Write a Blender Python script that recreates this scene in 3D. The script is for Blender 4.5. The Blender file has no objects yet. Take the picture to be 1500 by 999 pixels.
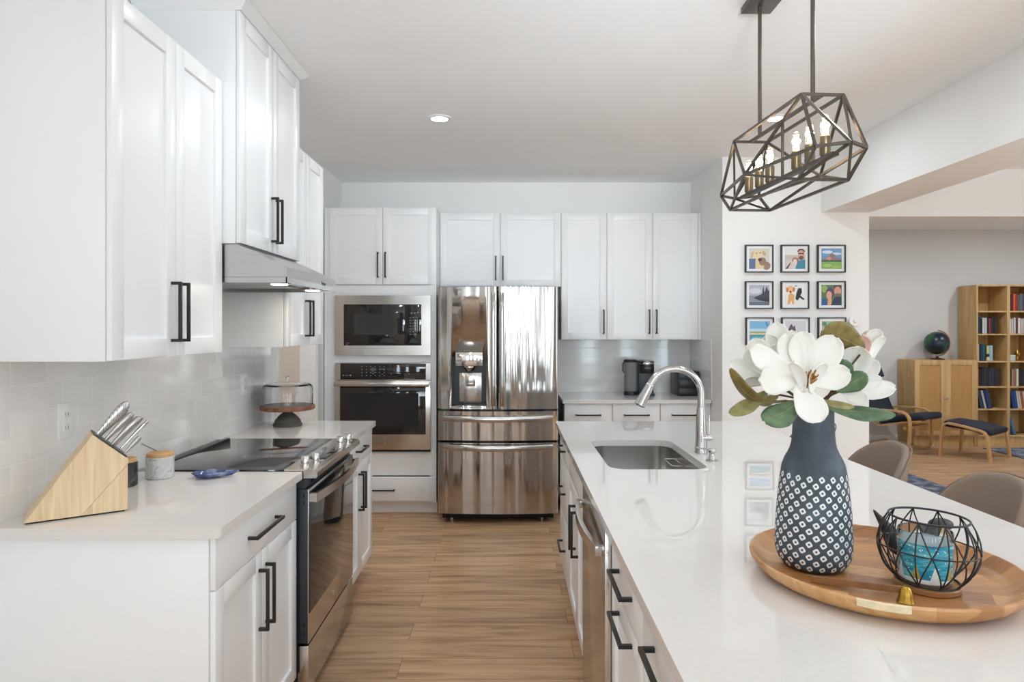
import bpy, bmesh, math, random
from mathutils import Vector, Matrix
R = math.radians
random.seed(7)
sc = bpy.context.scene
COL = sc.collection

# ---------------------------------------------------------------- camera, world, light, exposure
FPX, VX, VY, CH = 990.0, 747.0, 481.0, 1.475
cam = bpy.data.cameras.new('camera'); camo = bpy.data.objects.new('camera', cam); COL.objects.link(camo)
camo.location = (0, 0, CH); camo.rotation_euler = (R(90), 0, 0)
cam.sensor_width = 36; cam.lens = FPX / 1500 * 36
cam.shift_x = (750 - VX) / 1500; cam.shift_y = (VY - 499.5) / 1500
cam.clip_start = 0.05; cam.clip_end = 100
sc.camera = camo
sc.view_settings.view_transform = 'Standard'; sc.view_settings.look = 'None'
sc.view_settings.gamma = 1; sc.view_settings.use_curve_mapping = False
sc.view_settings.exposure = 0.09
w = bpy.data.worlds.new('world'); sc.world = w; w.use_nodes = True
bg = w.node_tree.nodes['Background']; bg.inputs[0].default_value = (.80, .90, 1, 1); bg.inputs[1].default_value = 1.6
try:
    sc.cycles.max_bounces = 10; sc.cycles.diffuse_bounces = 9; sc.cycles.glossy_bounces = 5
    sc.cycles.transparent_max_bounces = 12; sc.cycles.transmission_bounces = 8
    sc.cycles.sample_clamp_indirect = 4; sc.cycles.use_denoising = True
    sc.cycles.caustics_reflective = False; sc.cycles.caustics_refractive = False
except Exception: pass

def area(name, loc, rot, sx, sy, power, color=(1, 1, 1)):
    l = bpy.data.lights.new(name, 'AREA'); l.shape = 'RECTANGLE'; l.size = sx; l.size_y = sy
    l.energy = power; l.color = color
    o = bpy.data.objects.new(name, l); COL.objects.link(o); o.location = loc; o.rotation_euler = [R(a) for a in rot]
    return o
# daylight at the windows of the rear wall (behind the camera) and of the dining side
DAY = (.715, .88, 1)
E = dict(rear=70, side=14, fD=185, dK=5.6, dR=2.5, dL=18, fC=15, fE=1.4, fG=1.3)
REAR = [(-1.15, .26), (-.30, .20), (.70, .26), (1.75, .32), (2.60, .30), (3.45, .32)]  # unseen windows, kept narrow and spaced to leave stripes in the steel reflections
for x, w_ in REAR: area('window_daylight', (x, -3.17, 1.5), (90, 0, 0), w_, 2.05, E['rear'] * w_, DAY)
area('window_daylight', (6.9, -.6, 1.5), (105, 0, 90), 3.2, 2.1, E['side'], DAY)
# unseen fill lamps added beside and behind the camera to brighten ceiling and walls
area('added_fill_lamp', (4.6, .8, 1.2), (165, 0, 20), 1.2, 1.2, E['fD'], DAY).data.spread = R(120)
def aimed(name, loc, to, size, power, spread, col=(.84, .93, 1)):
    o = area(name, loc, (0, 0, 0), size, size, power, col); o.data.spread = R(spread)
    o.rotation_euler = (Vector(to) - Vector(loc)).to_track_quat('-Z', 'Y').to_euler()
aimed('added_fill_lamp', (.5, -.5, 1.8), (.5, 2.6, 3.3), .5, E['fC'], 62)
aimed('added_fill_lamp', (3.4, 2.2, .9), (.2, 3.0, 2.9), .5, E['fE'], 55)
aimed('added_fill_lamp', (.6, -.6, 1.9), (.1, 5.9, 2.55), .5, E['fG'], 40)

# ---------------------------------------------------------------- materials
def sr(*c):
    if len(c) == 1: c = c[0]
    return tuple(((v / 255) / 12.92 if v / 255 <= .04045 else ((v / 255 + .055) / 1.055) ** 2.4) for v in c)
class NT:
    def __init__(s, name):
        s.m = bpy.data.materials.new(name); s.m.use_nodes = True; s.t = s.m.node_tree
        s.b = s.t.nodes['Principled BSDF']
    def n(s, typ, **kw):
        nd = s.t.nodes.new(typ)
        for k, v in kw.items():
            if k in nd.inputs.keys(): nd.inputs[k].default_value = v
            else: setattr(nd, k, v)
        return nd
    def l(s, a, b): s.t.links.new(a, b)
    def math(s, op, a, b=None):
        nd = s.n('ShaderNodeMath', operation=op)
        for i, v in enumerate((a, b)):
            if v is None: continue
            if isinstance(v, (int, float)): nd.inputs[i].default_value = v
            else: s.l(v, nd.inputs[i])
        return nd.outputs[0]
    def ramp(s, fac, stops):
        nd = s.n('ShaderNodeValToRGB'); e = nd.color_ramp.elements
        while len(e) < len(stops): e.new(.5)
        for i, (p, c) in enumerate(stops): e[i].position = p; e[i].color = (*c[:3], 1)
        s.l(fac, nd.inputs[0]); return nd.outputs[0]
    def mapping(s, scale=(1, 1, 1), src='Object', rot=(0, 0, 0), loc=(0, 0, 0)):
        tc = s.n('ShaderNodeTexCoord'); mp = s.n('ShaderNodeMapping')
        mp.inputs['Scale'].default_value = scale; mp.inputs['Rotation'].default_value = rot; mp.inputs['Location'].default_value = loc
        s.l(tc.outputs[src], mp.inputs[0]); return mp.outputs[0]
    def bump(s, h, strength=.2, dist=.002):
        nd = s.n('ShaderNodeBump'); nd.inputs['Strength'].default_value = strength; nd.inputs['Distance'].default_value = dist
        s.l(h, nd.inputs['Height']); s.l(nd.outputs[0], s.b.inputs['Normal'])
def mat(name, color, rough=.5, metal=0, coat=0, spec=None, noise=0, nscale=30, alpha=None, emit=None, estr=0, trans=0, ior=None):
    k = NT(name); b = k.b
    b.inputs['Base Color'].default_value = (*color, 1); b.inputs['Roughness'].default_value = rough
    b.inputs['Metallic'].default_value = metal; b.inputs['Coat Weight'].default_value = coat
    if spec is not None: b.inputs['Specular IOR Level'].default_value = spec
    if trans: b.inputs['Transmission Weight'].default_value = trans
    if ior: b.inputs['IOR'].default_value = ior
    if emit: b.inputs['Emission Color'].default_value = (*emit, 1); b.inputs['Emission Strength'].default_value = estr
    if noise:
        nz = k.n('ShaderNodeTexNoise', Scale=nscale, Detail=4.0); k.l(k.mapping(), nz.inputs[0])
        lo = tuple(c * (1 - noise) for c in color); hi = tuple(min(1, c * (1 + noise)) for c in color)
        k.l(k.ramp(nz.outputs[0], [(.3, lo), (.7, hi)]), b.inputs['Base Color'])
    return k.m

M = {}
M['wall'] = mat('wall_paint', sr(240, 239, 237), .7, noise=.008, nscale=3)
M['ceiling'] = mat('ceiling_paint', sr(242, 243, 244), .8, noise=.008, nscale=3)
M['tan'] = mat('tan_wall_paint', sr(226, 218, 210), .8)
M['cab'] = mat('white_cabinet_paint', sr(241, 242, 243), .32, noise=.006, nscale=4)
M['trim'] = mat('white_trim', sr(236, 236, 235), .4)
M['pull'] = mat('matte_black_metal', sr(26, 25, 25), .42, noise=.1, nscale=60)
M['black'] = mat('black_plastic', (.012, .012, .013), .35)
M['blacksteel'] = mat('dark_slate_panel', sr(40, 46, 54), .38)
M['rubber'] = mat('dark_gap', (.006, .006, .006), .8)
M['glassblack'] = mat('black_glass', (.012, .011, .011), .06, coat=.4)
M['cooktop'] = mat('ceramic_cooktop', (.014, .013, .014), .07, coat=.5)
M['chrome'] = mat('polished_steel', (.72, .70, .68), .10, 1)
M['satin'] = mat('satin_nickel', (.52, .50, .48), .17, 1)
M['knife'] = mat('knife_steel', (.40, .385, .37), .3, 1)
M['white_plastic'] = mat('white_plastic', sr(238, 238, 237), .4)
M['glass'] = mat('clear_glass', (1, 1, 1), .0, trans=1, ior=1.45)
M['bulbglass'] = mat('warm_bulb', (1, .9, .75), .2, emit=(1, .78, .5), estr=6)
M['lens'] = mat('lamp_lens', (1, 1, 1), .4, emit=(1, .97, .92), estr=9)
M['navy'] = mat('navy_fabric', sr(36, 40, 54), .9, noise=.15, nscale=120)
M['taupe'] = mat('taupe_upholstery', sr(134, 117, 103), .9, noise=.12, nscale=260)
M['seam'] = mat('taupe_piping', sr(122, 107, 95), .9)
M['brass'] = mat('brass', sr(190, 150, 70), .28, 1)
M['bronze'] = mat('aged_bronze', sr(84, 75, 67), .36, .6, noise=.1, nscale=40)
M['socket'] = mat('antique_brass', sr(126, 110, 84), .35, .8)
M['petal'] = mat('ivory_petal', sr(238, 236, 230), .6, noise=.012, nscale=30)
M['petalpink'] = mat('blush_petal', sr(232, 196, 184), .65, noise=.05, nscale=60)
M['petalcream'] = mat('cream_petal', sr(240, 232, 218), .6)
M['stamen'] = mat('golden_stamen', sr(168, 118, 52), .7, noise=.3, nscale=200)
M['stem'] = mat('brown_stem', sr(84, 62, 44), .8)
M['ring'] = mat('dark_wicker', sr(34, 30, 28), .7)
M['papermat'] = mat('white_mat_board', sr(240, 240, 240), .8)
M['blueglaze'] = NT('blue_glaze')
k = M['blueglaze']; nz = k.n('ShaderNodeTexNoise', Scale=28.0, Detail=3.0); k.l(k.mapping(), nz.inputs[0])
k.l(k.ramp(nz.outputs[0], [(.35, sr(50, 64, 108)), (.55, sr(84, 98, 142)), (.75, sr(164, 170, 188))]), k.b.inputs['Base Color'])
k.b.inputs['Roughness'].default_value = .12; M['blueglaze'] = k.m

def stainless(name, wav=5.0, strength=.35, rough=.17, color=(.60, .57, .54), horiz=False):
    k = NT(name); b = k.b
    b.inputs['Base Color'].default_value = (*color, 1); b.inputs['Metallic'].default_value = 1
    b.inputs['Roughness'].default_value = rough
    sc_ = (.35, .35, wav) if horiz else (wav, wav, .28)
    nz = k.n('ShaderNodeTexNoise', Scale=1.0, Detail=1.0); k.l(k.mapping(sc_), nz.inputs[0])
    k.bump(nz.outputs[0], strength, .02)
    g = k.n('ShaderNodeTexNoise', Scale=1.0, Detail=2.0); k.l(k.mapping((3, 3, 900)), g.inputs[0])
    k.l(k.math('ADD', k.math('MULTIPLY', g.outputs[0], .08), rough - .04), b.inputs['Roughness'])
    return k.m
M['fridge'] = stainless('wavy_stainless_steel', 9.0, 1.0, .10, (.50, .468, .435))
M['steel'] = stainless('brushed_stainless_steel', 3.0, .10, .2, (.60, .565, .53))
M['basin'] = stainless('sink_stainless_steel', 4.0, .05, .24, (.50, .48, .46))
M['hood'] = stainless('range_hood_steel', 2.0, .05, .26, (.50, .49, .48))

def tile(name, swap, ox, oz):
    k = NT(name); tc = k.n('ShaderNodeTexCoord'); sp = k.n('ShaderNodeSeparateXYZ'); cb = k.n('ShaderNodeCombineXYZ')
    k.l(tc.outputs['Object'], sp.inputs[0])
    k.l(k.math('ADD', sp.outputs[1 if swap else 0], ox), cb.inputs[0]); k.l(k.math('ADD', sp.outputs[2], oz), cb.inputs[1])
    br = k.n('ShaderNodeTexBrick', offset=.5, offset_frequency=2, squash=1.0, squash_frequency=2)
    k.l(cb.outputs[0], br.inputs['Vector'])
    for a, v in (('Scale', 1.0), ('Mortar Size', .0013), ('Mortar Smooth', .25), ('Bias', 0.0), ('Brick Width', .1545), ('Row Height', .0778)):
        br.inputs[a].default_value = v
    br.inputs['Color1'].default_value = (*sr(238, 238, 237), 1); br.inputs['Color2'].default_value = (*sr(230, 230, 229), 1)
    br.inputs['Mortar'].default_value = (*sr(248, 248, 246), 1)
    k.l(br.outputs['Color'], k.b.inputs['Base Color'])
    inv = k.math('SUBTRACT', 1.0, br.outputs['Fac'])
    nz = k.n('ShaderNodeTexNoise', Scale=9.0, Detail=1.0); k.l(tc.outputs['Object'], nz.inputs[0])
    k.bump(k.math('ADD', inv, k.math('MULTIPLY', nz.outputs[0], .6)), .5, .0016)
    k.l(k.math('ADD', k.math('MULTIPLY', br.outputs['Fac'], .5), .08), k.b.inputs['Roughness'])
    return k.m
M['tile_left'] = tile('subway_tile_side', True, -2.07 + .1545 * 20 + .07725, -.914 + .0778 * 20 + 0.0)
M['tile_back'] = tile('subway_tile_rear', False, -.586 + .1545 * 20, -.914 + .0778 * 20)

def quartz():
    k = NT('white_quartz')
    nz = k.n('ShaderNodeTexNoise', Scale=260.0, Detail=2.0); k.l(k.mapping(), nz.inputs[0])
    k.l(k.ramp(nz.outputs[0], [(.3, sr(222, 218, 214)), (.5, sr(224, 220, 216)), (.72, sr(226, 223, 219))]), k.b.inputs['Base Color'])
    k.b.inputs['Roughness'].default_value = .02; k.b.inputs['IOR'].default_value = 1.56
    return k.m
M['quartz'] = quartz()

def floor_mat():
    k = NT('oak_plank_floor'); vec = k.mapping()
    sp = k.n('ShaderNodeSeparateXYZ'); k.l(vec, sp.inputs[0]); cb = k.n('ShaderNodeCombineXYZ')
    k.l(k.math('ADD', sp.outputs[0], 20.0), cb.inputs[0]); k.l(k.math('ADD', sp.outputs[1], 20.02), cb.inputs[1])
    br = k.n('ShaderNodeTexBrick', offset=.37, offset_frequency=2)
    k.l(cb.outputs[0], br.inputs['Vector'])
    for a, v in (('Scale', 1.0), ('Mortar Size', .0012), ('Mortar Smooth', .1), ('Bias', 0.0), ('Brick Width', 1.22), ('Row Height', .18)):
        br.inputs[a].default_value = v
    br.inputs['Color1'].default_value = (.15, .15, .15, 1); br.inputs['Color2'].default_value = (.85, .85, .85, 1)
    br.inputs['Mortar'].default_value = (.5, .5, .5, 1)
    # per plank shift of the grain
    mp = k.n('ShaderNodeMapping'); mp.inputs['Scale'].default_value = (1.5, 16, 1); k.l(vec, mp.inputs[0])
    off = k.n('ShaderNodeVectorMath', operation='ADD'); k.l(mp.outputs[0], off.inputs[0])
    sc2 = k.n('ShaderNodeVectorMath', operation='SCALE'); k.l(br.outputs['Color'], sc2.inputs[0]); sc2.inputs['Scale'].default_value = 37.0
    k.l(sc2.outputs[0], off.inputs[1])
    nz = k.n('ShaderNodeTexNoise', Scale=1.3, Detail=5.0, Roughness=.6, Distortion=.6); k.l(off.outputs[0], nz.inputs[0])
    st = k.n('ShaderNodeTexNoise', Scale=1.0, Detail=3.0, Distortion=.4); k.l(k.mapping((.9, 9, 1)), st.inputs[0])
    base = k.ramp(nz.outputs[0], [(.20, sr(112, 80, 56)), (.36, sr(164, 128, 96)), (.50, sr(192, 156, 122)), (.62, sr(204, 170, 136)), (.8, sr(216, 185, 151))])
    mx = k.n('ShaderNodeMix', data_type='RGBA', blend_type='MULTIPLY'); mx.inputs[0].default_value = 1
    tint = k.ramp(br.outputs['Color'], [(0, (.86, .84, .82)), (1, (1.04, 1.02, 1.0))])
    k.l(base, mx.inputs[6]); k.l(tint, mx.inputs[7])
    m4 = k.n('ShaderNodeMix', data_type='RGBA', blend_type='MULTIPLY'); m4.inputs[0].default_value = 1
    k.l(mx.outputs[2], m4.inputs[6]); k.l(k.ramp(st.outputs[0], [(.28, (.64, .58, .53)), (.40, (.97, .96, .95)), (.7, (1.06, 1.06, 1.05))]), m4.inputs[7])
    mm = k.n('ShaderNodeMix', data_type='RGBA'); k.l(br.outputs['Fac'], mm.inputs[0]); k.l(m4.outputs[2], mm.inputs[6]); mm.inputs[7].default_value = (*sr(92, 66, 46), 1)
    k.l(mm.outputs[2], k.b.inputs['Base Color']); k.b.inputs['Roughness'].default_value = .42
    k.bump(nz.outputs[0], .08, .002)
    return k.m
M['floor'] = floor_mat()

def wood(name, cols, scale=(2, 30, 30), rough=.5, det=4.0, src='Object', rot=(0, 0, 0), dist=.8):
    k = NT(name); nz = k.n('ShaderNodeTexNoise', Scale=1.0, Detail=det, Distortion=dist); k.l(k.mapping(scale, src, rot), nz.inputs[0])
    n = len(cols); k.l(k.ramp(nz.outputs[0], [(.28 + .44 * i / (n - 1), c) for i, c in enumerate(cols)]), k.b.inputs['Base Color'])
    k.b.inputs['Roughness'].default_value = rough; return k.m
M['birch'] = wood('birch_veneer', [sr(176, 138, 88), sr(196, 160, 108), sr(206, 172, 122)], (20, 20, 1.5), .5)
M['birchpanel'] = wood('birch_door_panel', [sr(176, 130, 72), sr(190, 146, 86)], (14, 14, 2), .5)
M['bentwood'] = wood('bent_beech', [sr(186, 142, 90), sr(204, 162, 108)], (9, 9, 9), .4)
M['bamboo'] = wood('pale_bamboo', [sr(206, 176, 136), sr(224, 198, 160), sr(234, 212, 178)], (50, 50, 3), .45, rot=(0, R(35), 0))
M['stick3'] = wood('mid_brown_wood', [sr(122, 84, 54), sr(150, 108, 72)], (30, 8, 8), .5)
M['stick2'] = wood('warm_brown_wood', [sr(140, 96, 58), sr(168, 120, 76)], (30, 8, 8), .45)
M['lid'] = wood('acacia_lid', [sr(196, 150, 96), sr(216, 172, 118)], (40, 8, 8), .5)
M['walnut'] = wood('reddish_walnut', [sr(92, 52, 38), sr(128, 76, 54), sr(146, 92, 66)], (30, 8, 8), .4)
M['stick'] = wood('brown_wood_stick', [sr(92, 60, 38), sr(124, 84, 54)], (40, 8, 8), .5)
def tray_mat():
    k = NT('acacia_tray'); vec = k.mapping((1, 1, 1), rot=(0, 0, R(28)))
    br = k.n('ShaderNodeTexBrick', offset=.43, offset_frequency=2); 
    ad = k.n('ShaderNodeVectorMath', operation='ADD'); ad.inputs[1].default_value = (5, 5, 0); k.l(vec, ad.inputs[0]); k.l(ad.outputs[0], br.inputs['Vector'])
    for a, v in (('Scale', 1.0), ('Mortar Size', .0002), ('Mortar Smooth', .1), ('Bias', 0.0), ('Brick Width', .26), ('Row Height', .062)): br.inputs[a].default_value = v
    br.inputs['Color1'].default_value = (0, 0, 0, 1); br.inputs['Color2'].default_value = (1, 1, 1, 1); br.inputs['Mortar'].default_value = (.5, .5, .5, 1)
    mp = k.n('ShaderNodeMapping'); mp.inputs['Scale'].default_value = (6, 45, 10); mp.inputs['Rotation'].default_value = (0, 0, R(28))
    tc = k.n('ShaderNodeTexCoord'); k.l(tc.outputs['Object'], mp.inputs[0])
    nz = k.n('ShaderNodeTexNoise', Scale=1.0, Detail=4.0, Distortion=1.2); k.l(mp.outputs[0], nz.inputs[0])
    f = k.math('ADD', k.math('MULTIPLY', br.outputs['Color'], .5), k.math('MULTIPLY', nz.outputs[0], .55))
    k.l(k.ramp(f, [(.1, sr(116, 72, 40)), (.42, sr(168, 116, 68)), (.68, sr(192, 142, 90)), (.95, sr(218, 178, 126))]), k.b.inputs['Base Color'])
    k.b.inputs['Roughness'].default_value = .38; return k.m
M['tray'] = tray_mat()

def vase_mat():
    k = NT('slate_vase_with_white_diamonds'); tc = k.n('ShaderNodeTexCoord'); sp = k.n('ShaderNodeSeparateXYZ'); k.l(tc.outputs['UV'], sp.inputs[0])
    u = k.math('MULTIPLY', sp.outputs[0], 18.0); v = k.math('DIVIDE', sp.outputs[1], .0282)
    v2 = k.math('ADD', v, k.math('MULTIPLY', u, 0.0))
    a = k.math('SUBTRACT', k.math('FRACT', k.math('ADD', u, v2)), .5); b = k.math('SUBTRACT', k.math('FRACT', k.math('ADD', k.math('SUBTRACT', u, v2), 50)), .5)
    # marks slightly turned: rotate inside the cell
    a2 = k.math('ADD', k.math('MULTIPLY', a, .97), k.math('MULTIPLY', b, .22)); b2 = k.math('SUBTRACT', k.math('MULTIPLY', b, .97), k.math('MULTIPLY', a, .22))
    m = k.math('POWER', k.math('ADD', k.math('POWER', k.math('ABSOLUTE', a2), 4.0), k.math('POWER', k.math('ABSOLUTE', b2), 4.0)), .25)
    nz = k.n('ShaderNodeTexNoise', Scale=60.0, Detail=2.0); k.l(k.mapping(), nz.inputs[0])
    m = k.math('ADD', m, k.math('MULTIPLY', k.math('SUBTRACT', nz.outputs[0], .5), .05))
    ring = k.math('MULTIPLY', k.math('LESS_THAN', m, .305), k.math('GREATER_THAN', m, .115))
    zone = k.math('MULTIPLY', k.math('LESS_THAN', sp.outputs[1], .2186), k.math('GREATER_THAN', sp.outputs[1], .0071))
    msk = k.math('MULTIPLY', ring, zone)
    n2 = k.n('ShaderNodeTexNoise', Scale=14.0, Detail=5.0); k.l(k.mapping(), n2.inputs[0])
    base = k.ramp(n2.outputs[0], [(.3, sr(52, 60, 68)), (.55, sr(64, 74, 84)), (.75, sr(88, 98, 108))])
    mx = k.n('ShaderNodeMix', data_type='RGBA'); k.l(msk, mx.inputs[0]); k.l(base, mx.inputs[6]); mx.inputs[7].default_value = (*sr(228, 230, 230), 1)
    k.l(mx.outputs[2], k.b.inputs['Base Color']); k.b.inputs['Roughness'].default_value = .6; return k.m
M['vase'] = vase_mat()
def leaf_mat(name, c1, c2):
    k = NT(name); nz = k.n('ShaderNodeTexNoise', Scale=45.0, Detail=4.0); k.l(k.mapping(), nz.inputs[0])
    k.l(k.ramp(nz.outputs[0], [(.3, c1), (.7, c2)]), k.b.inputs['Base Color']); k.b.inputs['Roughness'].default_value = .45; return k.m
M['leafgreen'] = leaf_mat('green_magnolia_leaf', sr(62, 88, 60), sr(102, 128, 92))
M['leafolive'] = leaf_mat('olive_magnolia_leaf', sr(98, 84, 38), sr(136, 120, 66))
M['leafmix'] = leaf_mat('bronze_magnolia_leaf', sr(116, 108, 62), sr(160, 152, 104))
def marble(name, c1, c2, c3):
    k = NT(name); nz = k.n('ShaderNodeTexNoise', Scale=22.0, Detail=6.0, Distortion=1.5); k.l(k.mapping(), nz.inputs[0])
    k.l(k.ramp(nz.outputs[0], [(.35, c1), (.55, c2), (.68, c3)]), k.b.inputs['Base Color']); k.b.inputs['Roughness'].default_value = .25; return k.m
M['marbledark'] = marble('dark_marble', sr(34, 34, 38), sr(52, 52, 56), sr(104, 98, 92))
M['marblelight'] = marble('pale_marble', sr(196, 196, 196), sr(214, 213, 211), sr(168, 168, 170))
def perf():
    k = NT('dimpled_knife_steel'); vo = k.n('ShaderNodeTexVoronoi', Scale=220.0, Randomness=0.0); k.l(k.mapping(), vo.inputs[0])
    k.l(k.ramp(vo.outputs[0], [(.28, (.05, .05, .05)), (.36, (.6, .6, .6))]), k.b.inputs['Base Color'])
    k.b.inputs['Metallic'].default_value = .9; k.b.inputs['Roughness'].default_value = .3; return k.m
M['dimple'] = perf()
def candle_mat():
    k = NT('teal_winter_label'); sp = k.n('ShaderNodeSeparateXYZ'); tc = k.n('ShaderNodeTexCoord'); k.l(tc.outputs['UV'], sp.inputs[0])
    nz = k.n('ShaderNodeTexNoise', Scale=1.0, Detail=4.0); k.l(k.mapping((30, 30, 140)), nz.inputs[0])
    teal = k.ramp(nz.outputs[0], [(.3, sr(24, 112, 140)), (.5, sr(54, 156, 180)), (.72, sr(128, 206, 214))])
    vo = k.n('ShaderNodeTexVoronoi', Scale=130.0); k.l(k.mapping(), vo.inputs[0])
    star = k.math('LESS_THAN', vo.outputs[0], .17)
    m1 = k.n('ShaderNodeMix', data_type='RGBA'); k.l(star, m1.inputs[0]); k.l(teal, m1.inputs[6]); m1.inputs[7].default_value = (.9, .95, .95, 1)
    # fir trees above a snow line
    tri = k.math('MULTIPLY', k.math('ABSOLUTE', k.math('SUBTRACT', k.math('FRACT', k.math('MULTIPLY', sp.outputs[0], 9.0)), .5)), .11)
    tree = k.math('LESS_THAN', k.math('ADD', sp.outputs[1], tri), .042)
    m2 = k.n('ShaderNodeMix', data_type='RGBA'); k.l(tree, m2.inputs[0]); k.l(m1.outputs[2], m2.inputs[6])
    gold = k.ramp(k.math('FRACT', k.math('MULTIPLY', sp.outputs[0], 4.5)), [(.45, sr(222, 232, 232)), (.55, sr(178, 160, 96))]); k.l(gold, m2.inputs[7])
    snow = k.math('LESS_THAN', sp.outputs[1], .012)
    m3 = k.n('ShaderNodeMix', data_type='RGBA'); k.l(snow, m3.inputs[0]); k.l(m2.outputs[2], m3.inputs[6]); m3.inputs[7].default_value = (*sr(232, 238, 242), 1)
    k.l(m3.outputs[2], k.b.inputs['Base Color']); k.b.inputs['Roughness'].default_value = .15; return k.m
M['candle'] = candle_mat()
def rug_mat():
    k = NT('blue_grey_woven_rug'); nz = k.n('ShaderNodeTexNoise', Scale=9.0, Detail=6.0); k.l(k.mapping(), nz.inputs[0])
    k.l(k.ramp(nz.outputs[0], [(.35, sr(58, 66, 86)), (.5, sr(100, 108, 124)), (.65, sr(146, 148, 154))]), k.b.inputs['Base Color']); k.b.inputs['Roughness'].default_value = .95; return k.m
M['rug'] = rug_mat()
def globe_mat():
    k = NT('dark_globe_map'); nz = k.n('ShaderNodeTexNoise', Scale=5.0, Detail=5.0); k.l(k.mapping(), nz.inputs[0])
    k.l(k.ramp(nz.outputs[0], [(.44, sr(22, 34, 52)), (.5, sr(30, 74, 60)), (.6, sr(46, 92, 52)), (.75, sr(130, 60, 50))]), k.b.inputs['Base Color']); k.b.inputs['Roughness'].default_value = .3; return k.m
M['globe'] = globe_mat()
_cc = {}
def cm(c, rough=.6):
    key = (tuple(c), rough)
    if key not in _cc: _cc[key] = mat('coloured_%d_%d_%d' % tuple(c), sr(c), rough)
    return _cc[key]

# ---------------------------------------------------------------- mesh helpers
def P(px, py, d): return Vector(((px - VX) * d / FPX, d, CH - (py - VY) * d / FPX))   # measured point at distance d
class MB:
    def __init__(s, mtx=None): s.bm = bmesh.new(); s.m = mtx; s.uv = None
    def _x(s, vs):
        if s.m is not None: bmesh.ops.transform(s.bm, matrix=s.m, verts=vs)
    def box(s, x0, x1, y0, y1, z0, z1, bev=0, rot=None, piv=None, seg=2):
        r = bmesh.ops.create_cube(s.bm, size=1); vs = r['verts']
        for v in vs: v.co = Vector(((x0 + x1) / 2 + v.co.x * abs(x1 - x0), (y0 + y1) / 2 + v.co.y * abs(y1 - y0), (z0 + z1) / 2 + v.co.z * abs(z1 - z0)))
        if bev:
            es = list({e for v in vs for e in v.link_edges})
            rr = bmesh.ops.bevel(s.bm, geom=es, offset=bev, segments=seg, affect='EDGES', profile=.5)
            vs = list({v for f in rr['faces'] for v in f.verts} | {v for v in vs if v.is_valid})
        if rot is not None:
            pv = Vector(piv) if piv is not None else Vector(((x0 + x1) / 2, (y0 + y1) / 2, (z0 + z1) / 2))
            bmesh.ops.rotate(s.bm, verts=vs, cent=pv, matrix=rot)
        s._x(vs); return s
    def ring(s, c, a, b, r, n, ph=0): return [s.bm.verts.new(c + a * (r * math.cos(ph + 2 * math.pi * i / n)) + b * (r * math.sin(ph + 2 * math.pi * i / n))) for i in range(n)]
    def tube(s, pts, r, n=10, closed=False, caps=True, ph=0, flat=None):
        pts = [Vector(p) for p in pts]; N = len(pts); rs = r if isinstance(r, (list, tuple)) else [r] * N
        up = None; rings = []
        for i in range(N):
            if closed: t = (pts[(i + 1) % N] - pts[i - 1]).normalized()
            else: t = (pts[min(i + 1, N - 1)] - pts[max(i - 1, 0)]).normalized()
            if up is None:
                up = Vector((0, 0, 1)) if abs(t.z) < .95 else Vector((1, 0, 0))
            a = up.cross(t).normalized(); b = t.cross(a).normalized(); up = b
            if flat: rings.append([s.bm.verts.new(pts[i] + a * x * rs[i] * flat[0] + b * y * rs[i] * flat[1]) for x, y in [(math.cos(ph + 2 * math.pi * j / n), math.sin(ph + 2 * math.pi * j / n)) for j in range(n)]])
            else: rings.append(s.ring(pts[i], a, b, rs[i], n, ph))
        for i in range(N if closed else N - 1):
            A, B = rings[i], rings[(i + 1) % N]
            for j in range(n): s.bm.faces.new((A[j], A[(j + 1) % n], B[(j + 1) % n], B[j]))
        if caps and not closed: s.bm.faces.new(rings[0][::-1]); s.bm.faces.new(rings[-1])
        s._x([v for q in rings for v in q]); return s
    def bar(s, p0, p1, w, h=None):   # square bar
        h = h or w; return s.tube([p0, p1], 1, n=4, ph=math.pi / 4, flat=(w * .7071, h * .7071))
    def cyl(s, p0, p1, r0, r1=None, n=28): return s.tube([p0, p1], [r0, r0 if r1 is None else r1], n=n)
    def lathe(s, prof, c=(0, 0, 0), n=56, uv=False, closed=False):
        c = Vector(c); rings = []; bm = s.bm
        if uv: L = bm.loops.layers.uv.new('UVMap')
        for r, z in prof:
            if r < 1e-6: rings.append([bm.verts.new(c + Vector((0, 0, z)))])
            else: rings.append([bm.verts.new(c + Vector((r * math.cos(2 * math.pi * i / n), r * math.sin(2 * math.pi * i / n), z))) for i in range(n)])
        pr = list(range(len(prof) - 1)) + ([len(prof) - 1] if closed else [])
        for i in pr:
            i2 = (i + 1) % len(prof); A, B = rings[i], rings[i2]
            for j in range(n):
                j2 = (j + 1) % n
                q = [A[j % len(A)], A[j2 % len(A)], B[j2 % len(B)], B[j % len(B)]]
                us = [(j / n, prof[i][1]), ((j + 1) / n, prof[i][1]), ((j + 1) / n, prof[i2][1]), (j / n, prof[i2][1])]
                seen = []; uu = []
                for vtx, u_ in zip(q, us):
                    if vtx not in seen: seen.append(vtx); uu.append(u_)
                if len(seen) < 3: continue
                f = bm.faces.new(seen)
                if uv:
                    for lp, u_ in zip(f.loops, uu): lp[L].uv = u_
        s._x([v for q in rings for v in q]); return s
    def prism(s, pts, ext):
        vs = [s.bm.verts.new(Vector(p)) for p in pts]; f = s.bm.faces.new(vs)
        r = bmesh.ops.extrude_face_region(s.bm, geom=[f]); nv = [g for g in r['geom'] if isinstance(g, bmesh.types.BMVert)]
        bmesh.ops.translate(s.bm, verts=nv, vec=Vector(ext)); s._x(vs + nv); return s
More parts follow.
